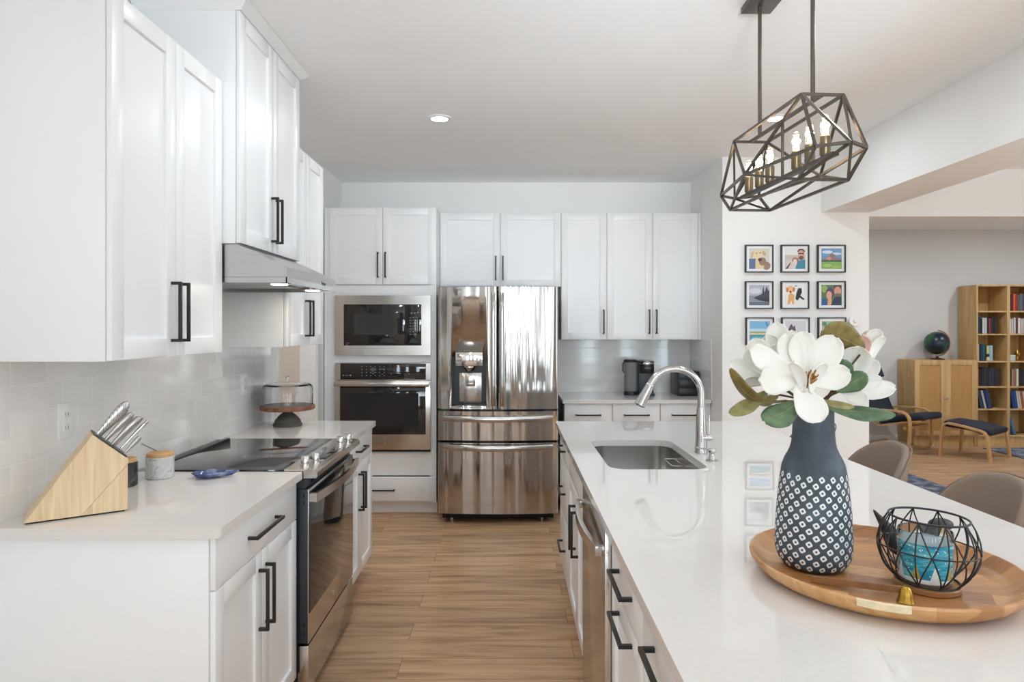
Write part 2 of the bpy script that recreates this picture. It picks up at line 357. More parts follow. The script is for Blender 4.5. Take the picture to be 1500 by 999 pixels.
    def plate(s, outer, holes, z0, z1):
        es = []; allv = []
        for loop in [outer] + holes:
            vs = [s.bm.verts.new((x, y, z1)) for x, y in loop]; allv += vs
            for i in range(len(vs)): es.append(s.bm.edges.new((vs[i], vs[(i + 1) % len(vs)])))
        r = bmesh.ops.triangle_fill(s.bm, use_beauty=True, use_dissolve=False, edges=es)
        fs = [g for g in r['geom'] if isinstance(g, bmesh.types.BMFace)]
        r = bmesh.ops.extrude_face_region(s.bm, geom=fs); nv = [g for g in r['geom'] if isinstance(g, bmesh.types.BMVert)]
        bmesh.ops.translate(s.bm, verts=nv, vec=(0, 0, z0 - z1)); return s
    def grid(s, fn, nu, nv, closeu=False):
        g = [[s.bm.verts.new(fn(i / nu, j / nv)) for j in range(nv + 1)] for i in range(nu + (0 if closeu else 1))]
        for i in range(nu):
            for j in range(nv):
                i2 = (i + 1) % len(g)
                s.bm.faces.new((g[i][j], g[i2][j], g[i2][j + 1], g[i][j + 1]))
        s._x([v for q in g for v in q]); return s
    def sphere(s, c, r, sx=1, sy=1, sz=1, n=24):
        q = bmesh.ops.create_uvsphere(s.bm, u_segments=n, v_segments=max(8, n // 2), radius=r)
        for v in q['verts']: v.co = Vector((v.co.x * sx, v.co.y * sy, v.co.z * sz)) + Vector(c)
        s._x(q['verts']); return s
    def build(s, name, mt, parent=None, label=None, solid=0, bevel=0, sub=0, local=False, flat=False, sharp=.6):
        bm = s.bm
        bmesh.ops.recalc_face_normals(bm, faces=bm.faces)
        for f in bm.faces: f.smooth = not flat
        for e in bm.edges:
            if len(e.link_faces) == 2 and e.calc_face_angle(0) > sharp: e.smooth = False
        me = bpy.data.meshes.new(name); bm.to_mesh(me); bm.free()
        for m_ in (mt if isinstance(mt, list) else [mt]): me.materials.append(m_)
        o = bpy.data.objects.new(name, me); COL.objects.link(o)
        if parent is not None:
            top = parent
            while top.parent: top = top.parent
            if not local and not top.get('_local'): me.transform(Matrix.Translation(-top.location))
            o.parent = parent
        if label: o['label'] = label
        if solid:
            md = o.modifiers.new('s', 'SOLIDIFY'); md.thickness = solid; md.offset = 0
        if sub:
            md = o.modifiers.new('b', 'SUBSURF'); md.levels = sub; md.render_levels = sub
        if bevel:
            md = o.modifiers.new('v', 'BEVEL'); md.width = bevel; md.segments = 2; md.limit_method = 'ANGLE'; md.angle_limit = R(40)
        return o
def thing(name, label, cat, loc, group=None, rz=0, local=False):
    o = bpy.data.objects.new(name, None); COL.objects.link(o); o.empty_display_size = .05
    o.location = loc; o.rotation_euler = (0, 0, rz); o['label'] = label; o['category'] = cat
    if group: o['group'] = group
    if local: o['_local'] = 1
    return o
def tag(o, label, cat, group=None):
    o['label'] = label; o['category'] = cat
    if group: o['group'] = group
    return o
def struct(name, mb, m, **kw):
    o = mb.build(name, m, **kw); o['kind'] = 'structure'; return o
def rehome(o):   # move a one-mesh thing's origin to the middle of its base
    me = o.data; xs = [v.co for v in me.vertices]
    c = Vector(((min(v.x for v in xs) + max(v.x for v in xs)) / 2, (min(v.y for v in xs) + max(v.y for v in xs)) / 2, min(v.z for v in xs)))
    me.transform(Matrix.Translation(-c)); o.location = c; return o
def cut(o, cutter_mb):
    c = cutter_mb.build('cutter', M['black']); c.matrix_world = Matrix.Identity(4)
    top = o
    while top.parent: top = top.parent
    c.data.transform(Matrix.Translation(-top.location))
    c.parent = o.parent
    md = o.modifiers.new('bool', 'BOOLEAN'); md.object = c; md.operation = 'DIFFERENCE'; md.solver = 'EXACT'
    bpy.context.view_layer.update(); dg = bpy.context.evaluated_depsgraph_get()
    me = bpy.data.meshes.new_from_object(o.evaluated_get(dg)); o.modifiers.clear(); old = o.data; o.data = me
    cm_ = c.data; bpy.data.objects.remove(c); bpy.data.meshes.remove(cm_)
def text_mesh(name, body, size, mt, parent, mtx, depth=.0004):
    cu = bpy.data.curves.new(name, 'FONT'); cu.body = body; cu.size = size; cu.extrude = depth; cu.align_x = 'CENTER'; cu.align_y = 'CENTER'
    t = bpy.data.objects.new(name, cu); COL.objects.link(t); bpy.context.view_layer.update()
    me = bpy.data.meshes.new_from_object(t.evaluated_get(bpy.context.evaluated_depsgraph_get())); bpy.data.objects.remove(t)
    me.name = name; me.transform(mtx); top = parent
    while top.parent: top = top.parent
    if not top.get('_local'): me.transform(Matrix.Translation(-top.location))
    me.materials.append(mt); o = bpy.data.objects.new(name, me); COL.objects.link(o); o.parent = parent; return o
def arc(cx, cy, r, a0, a1, n=8): return [(cx + r * math.cos(R(a0 + (a1 - a0) * i / n)), cy + r * math.sin(R(a0 + (a1 - a0) * i / n))) for i in range(n + 1)]
def rrect(x0, x1, y0, y1, r, n=8):
    return arc(x1 - r, y0 + r, r, -90, 0, n) + arc(x1 - r, y1 - r, r, 0, 90, n) + arc(x0 + r, y1 - r, r, 90, 180, n) + arc(x0 + r, y0 + r, r, 180, 270, n)
# frame of a cabinet front: local x = along the run, local y = outward, local z = up
def front(o, u, n): return Matrix(((u[0], n[0], 0, o[0]), (u[1], n[1], 0, o[1]), (0, 0, 1, 0), (0, 0, 0, 1)))
T = .019
def shaker(Mx, parent, u0, u1, z0, z1, name='door', w=.057, rec=.010):
    b = MB(Mx); b.box(u0 + w - .004, u1 - w + .004, 0, T - rec, z0 + w - .004, z1 - w + .004)
    b.box(u0, u0 + w, .003, T, z0, z1, .0012).box(u1 - w, u1, .003, T, z0, z1, .0012)
    b.box(u0 + w - .003, u1 - w + .003, .0034, T - .0002, z1 - w, z1 - .0003, .0012).box(u0 + w - .003, u1 - w + .003, .0034, T - .0002, z0 + .0003, z0 + w, .0012)
    return b.build(name, M['cab'], parent)
def slab(Mx, parent, u0, u1, z0, z1, name='drawer_front', y0=.003):
    return MB(Mx).box(u0, u1, y0, T, z0, z1, .0015).build(name, M['cab'], parent)
def pull(Mx, parent, u, z, length, vert=True, name='door_handle', so=.034, w=.010):
    b = MB(Mx); h = length / 2; y0 = T; y1 = T + so
    if vert:
        b.box(u - w / 2, u + w / 2, y1 - w, y1, z - h, z + h, .0006)
        for s_ in (-1, 1): zc = z + s_ * (h - w / 2); b.box(u - w / 2, u + w / 2, y0, y1 - w + .001, zc - w / 2, zc + w / 2)
    else:
        b.box(u - h, u + h, y1 - w, y1, z - w / 2, z + w / 2, .0006)
        for s_ in (-1, 1): uc = u + s_ * (h - w / 2); b.box(uc - w / 2, uc + w / 2, y0, y1 - w + .001, z - w / 2, z + w / 2)
    return b.build(name, M['pull'], parent)

# ================================================================ the setting
CEIL = 2.755
struct('floor', MB().box(-3.2, 7.3, -3.4, 9.0, -.08, 0), M['floor'])
struct('ceiling', MB().box(-3.2, 7.3, -3.4, 9.0, CEIL, CEIL + .08), M['ceiling'])
b = MB(); b.box(-1.60, -1.478, -3.3, 4.31, 0, CEIL).box(-1.60, -1.478, 5.167, 6.05, 0, CEIL).box(-1.60, -1.478, 4.31, 5.167, 2.05, CEIL)
struct('wall_left', b, M['wall'])
struct('wall_pantry', MB().box(-2.75, -2.65, 3.2, 6.4, 0, CEIL).box(-2.65, -1.60, 6.3, 6.4, 0, CEIL).box(-2.65, -1.60, 3.2, 3.3, 0, CEIL), M['tan'])
area('pantry_fill_lamp', (-2.1, 4.75, 2.74), (0, 0, 0), .5, .5, 12, (.93, .96, 1))  # unseen lamp added to brighten the tan wall through the opening
struct('wall_back', MB().box(-1.478, 1.587, 5.934, 6.05, 0, CEIL), M['wall'])
struct('wall_right', MB().box(1.587, 2.683, 5.05, 6.05, 0, CEIL), M['wall'])
struct('ceiling_beam', MB().box(2.326, 2.683, -3.3, 5.05, 2.34, CEIL), M['wall'])
struct('wall_header', MB().box(2.683, 7.2, 5.45, 5.58, 2.378, CEIL), M['wall'])
M['wallgrey'] = mat('grey_living_room_paint', sr(214, 213, 212), .75)
struct('wall_living_left', MB().box(2.56, 2.683, 6.05, 8.8, 0, CEIL), M['wallgrey'])
struct('wall_far', MB().box(2.56, 7.3, 8.8, 8.9, 0, CEIL), M['wallgrey'])
struct('baseboard_far', MB().box(2.69, 7.15, 8.782, 8.80, 0, .09, .002), M['trim'])
struct('baseboard_back', MB().box(1.60, 2.69, 5.036, 5.05, 0, .09, .002), M['trim'])
b = MB().box(7.1, 7.2, -3.3, -2.25, 0, CEIL).box(7.1, 7.2, 1.05, 9, 0, CEIL).box(7.1, 7.2, -2.25, 1.05, 0, .4).box(7.1, 7.2, -2.25, 1.05, 2.6, CEIL)
struct('wall_dining', b, M['wall'])
M['rear'] = mat('rear_wall_paint', sr(168, 148, 128), .8)
struct('wall_rear', MB().box(-1.6, 7.2, -3.3, -3.2, 0, CEIL), M['rear'])
def win(name, x0, x1, z0, z1, y):
    b = MB(); w_ = .03
    b.box(x0 - w_, x1 + w_, y, y + .05, z0 - w_, z0).box(x0 - w_, x1 + w_, y, y + .05, z1, z1 + w_).box(x0 - w_, x0, y, y + .05, z0, z1).box(x1, x1 + w_, y, y + .05, z0, z1)
    b.box(x0, x1, y + .04, y + .05, (z0 + z1) / 2 - .012, (z0 + z1) / 2 + .012)
    struct(name, b, M['trim'])
for i, (x, w_) in enumerate(REAR): win('window_%d' % (i + 1), x - w_ / 2, x + w_ / 2, .475, 2.525, -3.2)
b = MB(); b.box(7.06, 7.1, -2.25, 1.05, .4, .46).box(7.06, 7.1, -2.25, 1.05, 2.54, 2.6).box(7.06, 7.1, -.63, -.57, .46, 2.54)
struct('window_7', b, M['trim'])
# casing of the pantry opening
b = MB(); b.box(-1.602, -1.476, 5.155, 5.167, 0, 2.05).box(-1.602, -1.476, 4.31, 4.322, 0, 2.05)
b.box(-1.478, -1.468, 5.167, 5.225, 0, 2.11, .001).box(-1.478, -1.468, 4.252, 4.31, 0, 2.11, .001).box(-1.478, -1.468, 4.31, 5.167, 2.05, 2.11, .001)
struct('door_1_casing', b, M['trim']).name = 'trim_1'
# glazed wall tiles
struct('wall_left_tiles', MB().box(-1.478, -1.472, 1.55, 4.165, .914, 1.70), M['tile_left'])
struct('wall_back_tiles', MB().box(.40, 1.581, 5.928, 5.934, .914, 1.39), M['tile_back'])
struct('wall_right_tiles', MB().box(1.581, 1.587, 5.31, 5.934, .914, 1.384), M['tile_left'])

# ================================================================ left run
LF = front((-.853, 0), (0, 1), (1, 0)); LU = front((-1.142, 0), (0, 1), (1, 0))
def base_left(y0, y1, label, drawer_len):
    t = thing('base_cabinet', label, 'cabinet', (-1.16, (y0 + y1) / 2, 0))
    MB().box(-1.470, -.853, y0, y1, .10, .884, .0008).build('carcass', M['cab'], t)
    MB().box(-1.470, -.93, y0, y1, 0, .0995).build('toe_kick', M['cab'], t)
    d = slab(LF, t, y0 + .002, y1 - .002, .732, .880); pull(LF, d, (y0 + y1) / 2, .806, drawer_len, False)
    m_ = (y0 + y1) / 2
    for a, c, h in ((y0 + .002, m_ - .0015, m_ - .031), (m_ + .0015, y1 - .002, m_ + .031)):
        dd = shaker(LF, t, a, c, .112, .728); pull(LF, dd, h, .573, .205)
    return t
base_left(1.912, 2.642, 'white shaker base cabinet in the left foreground, below the knife block', .255)
base_left(3.414, 4.090, 'white shaker base cabinet between the range and the oven tower, below the cake stand', .2)
def worktop(outer, label, holes=()):
    o = MB().plate(outer, list(holes), .8845, .914).build('worktop', M['quartz'], bevel=.002); rehome(o)
    return tag(o, label, 'worktop')
worktop([(-1.472, 1.892)] + arc(-.835, 1.914, .022, -90, 0) + [(-.813, 2.646), (-1.472, 2.646)], 'white quartz worktop carrying the knife block and canisters')
worktop([(-1.472, 3.410), (-.813, 3.410)] + arc(-.825, 4.094, .012, 0, 90) + [(-1.472, 4.106)], 'white quartz worktop beyond the range, under the glass domed cake stand')

def upper_left(y0, y1, label, zb=1.381, zt=2.440, M_=LU, xf=-1.142, hz=1.53, hl=.2):
    t = thing('wall_cabinet', label, 'cabinet', (-1.3, (y0 + y1) / 2, zb))
    MB().box(-1.471, xf, y0, y1, zb, zt, .0008).build('carcass', M['cab'], t)
    m_ = (y0 + y1) / 2
    for a, c, h in ((y0 + .002, m_ - .0015, m_ - .029), (m_ + .0015, y1 - .002, m_ + .029)):
        dd = shaker(M_, t, a, c, zb + .002, zt - .002, w=.06); pull(M_, dd, h, hz, hl)
    return t
upper_left(1.905, 2.640, 'tall white wall cabinet nearest the camera, above the knife block')
upper_left(3.402, 4.070, 'white wall cabinet above the cake stand, partly behind the range hood')
LH = front((-1.075, 0), (0, 1), (1, 0))
t = upper_left(2.645, 3.398, 'deeper white wall cabinet with crown moulding directly above the range hood', 1.808, 2.722, LH, -1.075, 1.955, .2)
b = MB(); vs = []
for z, e in ((2.7225, 0), (2.7535, .036)):
    vs.append([b.bm.verts.new(p) for p in ((-1.471, 2.645 - e, z), (-1.052 + e, 2.645 - e, z), (-1.052 + e, 3.398 + e, z), (-1.471, 3.398 + e, z))])
b.bm.faces.new(vs[0][::-1]); b.bm.faces.new(vs[1])
for i in range(4): b.bm.faces.new((vs[0][i], vs[0][(i + 1) % 4], vs[1][(i + 1) % 4], vs[1][i]))
b.build('crown_moulding', M['cab'], t)

# range hood
t = thing('range_hood', 'stainless steel under-cabinet range hood with two lit lamps', 'range hood', (-1.2, 3.02, 1.655))
hp = [(-1.470, 1.676), (-1.470, 1.805), (-1.069, 1.805), (-1.02, 1.784), (-.95, 1.750), (-.89, 1.722), (-.876, 1.712), (-.873, 1.704), (-.873, 1.676)]
b = MB().prism([(x, 2.650, z) for x, z in hp], (0, .743, 0))
for y in (2.650, 3.389): b.box(-1.470, -.8735, y, y + .004, 1.655, 1.677)
b.box(-.879, -.873, 2.650, 3.393, 1.655, 1.6765); b.box(-1.470, -1.462, 2.650, 3.393, 1.655, 1.677)
b.build('hood_body', M['hood'], t)
f = MB().box(-1.44, -1.03, 2.68, 3.01, 1.668, 1.675).box(-1.44, -1.03, 3.02, 3.36, 1.668, 1.675).build('grease_filter', M['satin'], t)
for y in (2.80, 3.27):
    l_ = MB().lathe([(0, 0), (.045, 0), (.045, .012), (0, .012)], (-.955, y, 1.658), 28).build('hood_lamp', M['chrome'], t)
    MB().lathe([(0, 0), (.033, 0), (.033, .003), (0, .003)], (-.955, y, 1.6545), 28).build('lamp_lens', M['lens'], l_)
    L = bpy.data.lights.new('hood_lamp_light', 'AREA'); L.shape = 'DISK'; L.size = .06; L.energy = .8; L.color = (1, .86, .68)
    lo = bpy.data.objects.new('hood_lamp_light', L); COL.objects.link(lo); lo.location = (-.955, y, 1.652)
RX = Matrix(((0, 0, 1, 0), (1, 0, 0, 0), (0, 1, 0, 0), (0, 0, 0, 1)))      # text reading along +y, facing +x
text_mesh('hood_badge', 'Broan', .026, M['black'], t, Matrix.Translation((-.8725, 3.165, 1.684)) @ RX)

# electric range
t = thing('electric_range', 'slide-in stainless electric range with black glass cooktop', 'stove', (-1.1, 3.03, 0))
y0, y1 = 2.652, 3.404
MB().box(-1.44, -.835, y0, y1, .03, .905).box(-1.40, -.87, y0 + .03, y1 - .03, .0, .03).box(-.835, -.806, y0 + .004, y1 - .004, .845, .886).build('range_body', M['blacksteel'], t)
MB().box(-1.4065, -.887, y0, y1, .9055, .9205, .001).build('glass_cooktop', M['cooktop'], t)
MB().box(-1.434, -1.408, y0, y1, .9055, .9235, .002).build('rear_vent_trim', M['black'], t)
pz = [(-.886, .887), (-.886, .9215), (-.79, .921), (-.763, .917), (-.756, .910), (-.756, .893), (-.762, .887)]
cp = MB().prism([(x, y0, z) for x, z in pz], (0, y1 - y0, 0)).build('control_panel', M['steel'], t)
MB().box(-.862, -.785, 2.87, 3.15, .9217, .9228, .0004).build('touch_display', M['glassblack'], cp)
for x, y in ((-.828, 2.735), (-.806, 2.805), (-.812, 3.235), (-.793, 3.31)):
    MB().lathe([(0, 0), (.0215, 0), (.0215, .007), (.0165, .009), (.0165, .034), (.0145, .037), (0, .037)], (x, y, .9214), 28).build('control_knob', M['chrome'], cp)
b = MB()
for i in range(9): yy = y0 + .09 + i * .066; b.box(-.808, -.8, yy, yy + .05, .853, .860).box(-.808, -.8, yy, yy + .05, .866, .873)
b.build('vent_slots', M['rubber'], t)
dr = MB().box(-.834, -.7945, y0 + .003, y1 - .003, .236, .842, .001).build('oven_door', M['blacksteel'], t)
MB().box(-.7946, -.791, y0 + .003, y1 - .003, .236, .842, .001).build('door_skin', M['steel'], dr, label='stainless steel outer skin of the oven door')
MB().box(-.7915, -.7885, y0 + .010, y1 - .010, .352, .832, .0008).build('oven_window', M['glassblack'], dr)
b = MB()
hpnts = []
for i in range(25):
    s_ = i / 24; yy = y0 + .012 + s_ * (y1 - y0 - .024); hpnts.append((-.766 + .026 * math.sin(math.pi * s_), yy, .808))
b.tube(hpnts, 1, n=4, ph=math.pi / 4, flat=(.0085, .0255))
for yy in (y0 + .008, y1 - .030): b.box(-.79, -.760, yy, yy + .022, .792, .824)
b.build('door_handle', M['steel'], dr)
bb = MB(Matrix.Translation((-.792, 3.03, .292)) @ RX); bb.lathe([(0, 0), (.013, 0), (.013, .0015), (0, .0015)], (0, 0, 0), 24); bb.build('round_badge', M['chrome'], dr)
MB().box(-.834, -.792, y0 + .003, y1 - .003, .045, .226, .002).build('storage_drawer', M['steel'], t)
b = MB()
for z in (.27, .30, .78, .81): b.box(-.812, -.806, y0 + .0015, y0 + .0035, z, z + .014)
b.build('door_screws', M['rubber'], dr)

# ================================================================ oven tower
TF = front((0, 5.356), (1, 0), (0, -1))
t = thing('oven_tower_cabinet', 'tall white cabinet housing the microwave and wall oven', 'cabinet', (-1.01, 5.64, 0))
b = MB(); b.box(-1.470, -1.380, 5.356, 5.375, .10, 2.429).box(-.625, -.582, 5.340, 5.375, .10, 2.429)
for z0, z1 in ((1.736, 1.82), (1.202, 1.263), (.31, .498), (.10, .112), (2.42, 2.429)): b.box(-1.380, -.625, 5.356 if z0 != .31 else 5.356, 5.375, z0, z1)
b.box(-1.44, -1.42, 5.375, 5.93, .10, 2.429).box(-.602, -.582, 5.375, 5.93, .10, 2.429).box(-1.42, -.602, 5.91, 5.93, .10, 2.429)
b.box(-1.42, -.602, 5.375, 5.91, 2.41, 2.429).box(-1.42, -.602, 5.375, 5.91, 1.78, 1.80).box(-1.42, -.602, 5.375, 5.91, 1.225, 1.245).box(-1.42, -.602, 5.375, 5.91, .46, .48).box(-1.42, -.602, 5.375, 5.91, .10, .12)
b.build('carcass', M['cab'], t)
MB().box(-1.470, -.582, 5.42, 5.90, 0, .0995).build('toe_kick', M['cab'], t)
d1 = shaker(TF, t, -1.425, -1.0065, 1.822, 2.427); pull(TF, d1, -1.041, 1.975, .2)
d2 = shaker(TF, t, -1.0035, -.590, 1.822, 2.427); pull(TF, d2, -.981, 1.975, .2)
d3 = slab(TF, t, -1.425, -.590, .113, .302); pull(TF, d3, -1.008, .20, .2, False)

t = thing('microwave', 'built-in microwave with stainless trim, upper appliance in the white tower', 'microwave', (-1.0, 5.5, 1.265))
def frame_bm(x0, x1, z0, z1, ix0, ix1, iz0, iz1, y0, y1):
    b = MB(); b.box(x0, ix0, y0, y1, z0, z1).box(ix1, x1, y0, y1, z0, z1).box(ix0, ix1, y0, y1, iz1, z1).box(ix0, ix1, y0, y1, z0, iz0); return b
frame_bm(-1.379, -.626, 1.2645, 1.7345, -1.31, -.698, 1.34, 1.664, 5.326, 5.345).build('trim_frame', M['steel'], t)
MB().box(-1.36, -.645, 5.345, 5.80, 1.28, 1.715).build('oven_cavity', M['black'], t)
dd = MB().box(-1.309, -.828, 5.330, 5.345, 1.3405, 1.6635, .001).build('microwave_door', M['glassblack'], t)
M['window'] = mat('grey_oven_window', (.045, .044, .044), .12)
MB().box(-1.23, -.885, 5.3285, 5.3302, 1.425, 1.592).build('door_window', M['window'], dd)
MB().box(-.868, -.845, 5.3275, 5.3302, 1.445, 1.60, .001).build('grip_recess', M['rubber'], dd)
cpn = MB().box(-.826, -.699, 5.330, 5.345, 1.3405, 1.6635, .001).build('control_panel', M['glassblack'], t)
M['glyph'] = mat('panel_markings', sr(150, 150, 150), .6)
b = MB()
for i in range(7):
    for j in range(3): b.box(-.792 + j * .025, -.780 + j * .025, 5.3290, 5.3302, 1.425 + i * .022, 1.430 + i * .022)
for j in (0, 1): b.box(-.782 + .026 * j, -.768 + .026 * j, 5.3290, 5.3302, 1.590, 1.601)
b.build('keypad_markings', M['glyph'], cpn)
MB().box(-.790, -.722, 5.3288, 5.3302, 1.36, 1.385).build('display', mat('green_reflection_display', (.01, .04, .025), .1), cpn)  # green of the reflected outdoors is painted into the display colour
b = MB().box(-1.292, -1.262, 5.3290, 5.3302, 1.357, 1.361).box(-1.293, -1.279, 5.3285, 5.3302, 1.342, 1.347); b.build('maker_mark', M['glyph'], dd)

t = thing('wall_oven', 'built-in single wall oven with black glass door, below the microwave', 'oven', (-1.0, 5.55, .50))
MB().box(-1.36, -.645, 5.345, 5.88, .515, 1.185).build('oven_cavity', M['black'], t)
b = frame_bm(-1.379, -.626, 1.068, 1.200, -1.337, -.663, 1.072, 1.198, 5.328, 5.345); b.build('trim_frame', M['steel'], t)
cpn = MB().box(-1.336, -.664, 5.328, 5.345, 1.0725, 1.1975, .001).build('control_panel', M['glassblack'], t)
b = MB()
for i in range(4):
    for j in range(6): b.box(-1.17 + j * .035, -1.163 + j * .035, 5.3268, 5.3282, 1.10 + i * .024, 1.106 + i * .024)
for x in (-1.318, -1.262): b.box(x, x + .010, 5.3268, 5.3282, 1.098, 1.110)
b.box(-1.30, -1.272, 5.3268, 5.3282, 1.102, 1.105)
for j in range(5): b.box(-1.08 + j * .07, -1.072 + j * .07, 5.3268, 5.3282, 1.115, 1.120)
b.build('keypad_markings', M['glyph'], cpn)
dd = MB().box(-1.379, -.626, 5.318, 5.345, .520, 1.064, .0015).build('oven_door', M['steel'], t)
MB().box(-1.337, -.663, 5.3155, 5.3185, .640, 1.020, .0008).build('door_glass', M['glassblack'], dd)
MB().box(-1.27, -.72, 5.3148, 5.3158, .70, .965).build('inner_window', mat('smoked_oven_window', (.022, .020, .020), .08), dd)
b = MB().box(-1.372, -.632, 5.262, 5.277, 1.022, 1.058, .003)
for x in (-1.372, -.652): b.box(x, x + .020, 5.275, 5.319, 1.026, 1.054)
b.build('door_handle', M['steel'], dd)
MB().box(-1.375, -.630, 5.33, 5.345, .502, .518).build('bottom_vent', M['rubber'], t)
bb = MB(Matrix.Translation((-.985, 5.3176, .578)) @ Matrix.Rotation(R(90), 4, 'X')); bb.lathe([(0, 0), (.013, 0), (.013, .001), (0, .001)], (0, 0, 0), 24); bb.build('round_badge', M['satin'], dd)

# ================================================================ refrigerator
t = thing('refrigerator', 'stainless steel french door refrigerator with water dispenser', 'refrigerator', (-.09, 5.45, 0))
FX0, FX1 = -.5445, .364; fc = (FX0 + FX1) / 2
def fy(x): return 5.070 + .030 * ((x - fc) / ((FX1 - FX0) / 2)) ** 2
MB().box(FX0 + .004, FX1 - .002, 5.19, 5.88, .06, 1.765, .004).build('cabinet_body', M['black'], t)
MB().box(FX0 + .03, FX1 - .03, 5.16, 5.80, .03, .062).build('base_grille', M['rubber'], t)
for x in (FX0 + .10, FX1 - .12):
    MB().cyl((x, 5.19, .0), (x, 5.19, .035), .016).build('levelling_foot', M['satin'], t)
def curved(x0, x1, z0, z1, name, r=.012):
    n = 16; pts = [(x0 + (x1 - x0) * i / n, fy(x0 + (x1 - x0) * i / n)) for i in range(n + 1)]
    # rounded vertical edges
    pts[0] = (x0, pts[0][1] + r); pts.insert(1, (x0 + .003, fy(x0) + .004)); pts.insert(2, (x0 + r, fy(x0 + r)))
    pts[-1] = (x1, pts[-1][1] + r); pts.insert(-1, (x1 - r, fy(x1 - r))); pts.insert(-1, (x1 - .003, fy(x1) + .004))
    poly = [(x, y, z0) for x, y in pts] + [(x1, 5.188, z0), (x0, 5.188, z0)]
    return MB().prism(poly, (0, 0, z1 - z0)).build(name, M['fridge'], t, sharp=.5)
FS = -.0915
ld = curved(FX0, FS - .003, .868, 1.788, 'left_door'); rd = curved(FS + .003, FX1, .868, 1.788, 'right_door')
dw1 = curved(FX0, FX1, .632, .852, 'middle_drawer'); dw2 = curved(FX0, FX1, .080, .614, 'freezer_drawer')
for d_, x in ((ld, FS - .033), (rd, FS + .033)):
    pts = []
    for i in range(17):
        s_ = i / 16; bow = .030 * min(1, math.sin(math.pi * s_) * 3.2); pts.append((x, fy(x) - .012 - bow, .895 + s_ * .845))
    MB().tube(pts, 1, n=8, ph=math.pi / 8, flat=(.020, .0115)).build('door_handle', M['satin'], d_)
for d_, z in ((dw1, .800), (dw2, .583)):
    pts = []
    for i in range(21):
        s_ = i / 20; x = FX0 + .045 + s_ * (FX1 - FX0 - .09); pts.append((x, fy(x) - .020 - .022 * math.sin(math.pi * s_) ** .7, z - .006 * math.sin(math.pi * s_)))
    b = MB().tube(pts, 1, n=8, ph=math.pi / 8, flat=(.009, .0235))
    for x in (FX0 + .055, FX1 - .075): b.box(x, x + .02, fy(x) - .03, fy(x) + .004, z - .014, z + .014)
    b.build('drawer_handle', M['satin'], d_)
dx0, dx1, dz0, dz1 = -.437, -.176, .895, 1.265
cut(ld, MB().box(dx0, dx1, 5.00, 5.150, dz0, dz1))
ds = MB().box(dx0 + .001, dx1 - .001, 5.140, 5.149, dz0, dz1).box(dx0 + .0005, dx0 + .006, 5.085, 5.141, dz0, dz1).box(dx1 - .006, dx1 - .0005, 5.085, 5.141, dz0, dz1).box(dx0, dx1, 5.085, 5.141, dz0, dz0 + .005).build('water_dispenser', M['black'], ld)
MB().box(-.408, -.202, 5.048, 5.139, 1.193, 1.296, .006).build('display_block', M['chrome'], ds)
MB().box(-.385, -.215, 5.130, 5.140, .905, 1.138, .002).build('splash_panel', M['satin'], ds)
b = MB().lathe([(.026, 0), (.047, .028), (.047, .04), (.026, .04)], (-.306, 5.095, 1.153), 24, closed=True); b.build('spout', M['satin'], ds)
MB().box(-.338, -.262, 5.118, 5.129, 1.035, 1.13, .003).box(-.322, -.278, 5.113, 5.119, 1.05, 1.062, .001).build('dispenser_paddle', M['satin'], ds)
for x in (-.49, .29): MB().box(x - .03, x + .03, 5.09, 5.15, .8545, .866).build('hinge', M['black'], t)

# ================================================================ back run
UF = front((0, 5.617), (1, 0), (0, -1))
t = thing('bridge_cabinet', 'wide white two-door cabinet above the refrigerator', 'cabinet', (-.08, 5.77, 1.82))
MB().box(-.5805, .4235, 5.617, 5.93, 1.820, 2.431, .0008).build('carcass', M['cab'], t)
d_ = shaker(UF, t, -.579, -.0815, 1.823, 2.429); pull(UF, d_, -.117, 1.973, .2)
d_ = shaker(UF, t, -.0785, .422, 1.823, 2.429); pull(UF, d_, -.058, 1.973, .2)
for x0, x1, hs, lab, fil in ((.4245, .8025, 1, 'white single-door wall cabinet next to the refrigerator', 0), ):
    t = thing('wall_cabinet', lab, 'cabinet', ((x0 + x1) / 2, 5.77, 1.381))
    MB().box(x0, x1, 5.617, 5.925, 1.381, 2.431, .0008).build('carcass', M['cab'], t)
    d_ = shaker(UF, t, x0 + .0015, x1 - .0015, 1.383, 2.429); pull(UF, d_, x1 - .028, 1.53, .2)
t = thing('wall_cabinet', 'white two-door wall cabinet above the coffee machine, beside the nook wall', 'cabinet', (1.19, 5.77, 1.381))
MB().box(.8035, 1.5855, 5.617, 5.925, 1.381, 2.431, .0008).build('carcass', M['cab'], t)
MB(UF).box(1.560, 1.5855, 0, T, 1.381, 2.431, .0008).build('filler_strip', M['cab'], t)
d_ = shaker(UF, t, .805, 1.1805, 1.383, 2.429); pull(UF, d_, 1.152, 1.53, .2)
d_ = shaker(UF, t, 1.1835, 1.5575, 1.383, 2.429); pull(UF, d_, 1.211, 1.53, .2)
BF = front((0, 5.356), (1, 0), (0, -1))
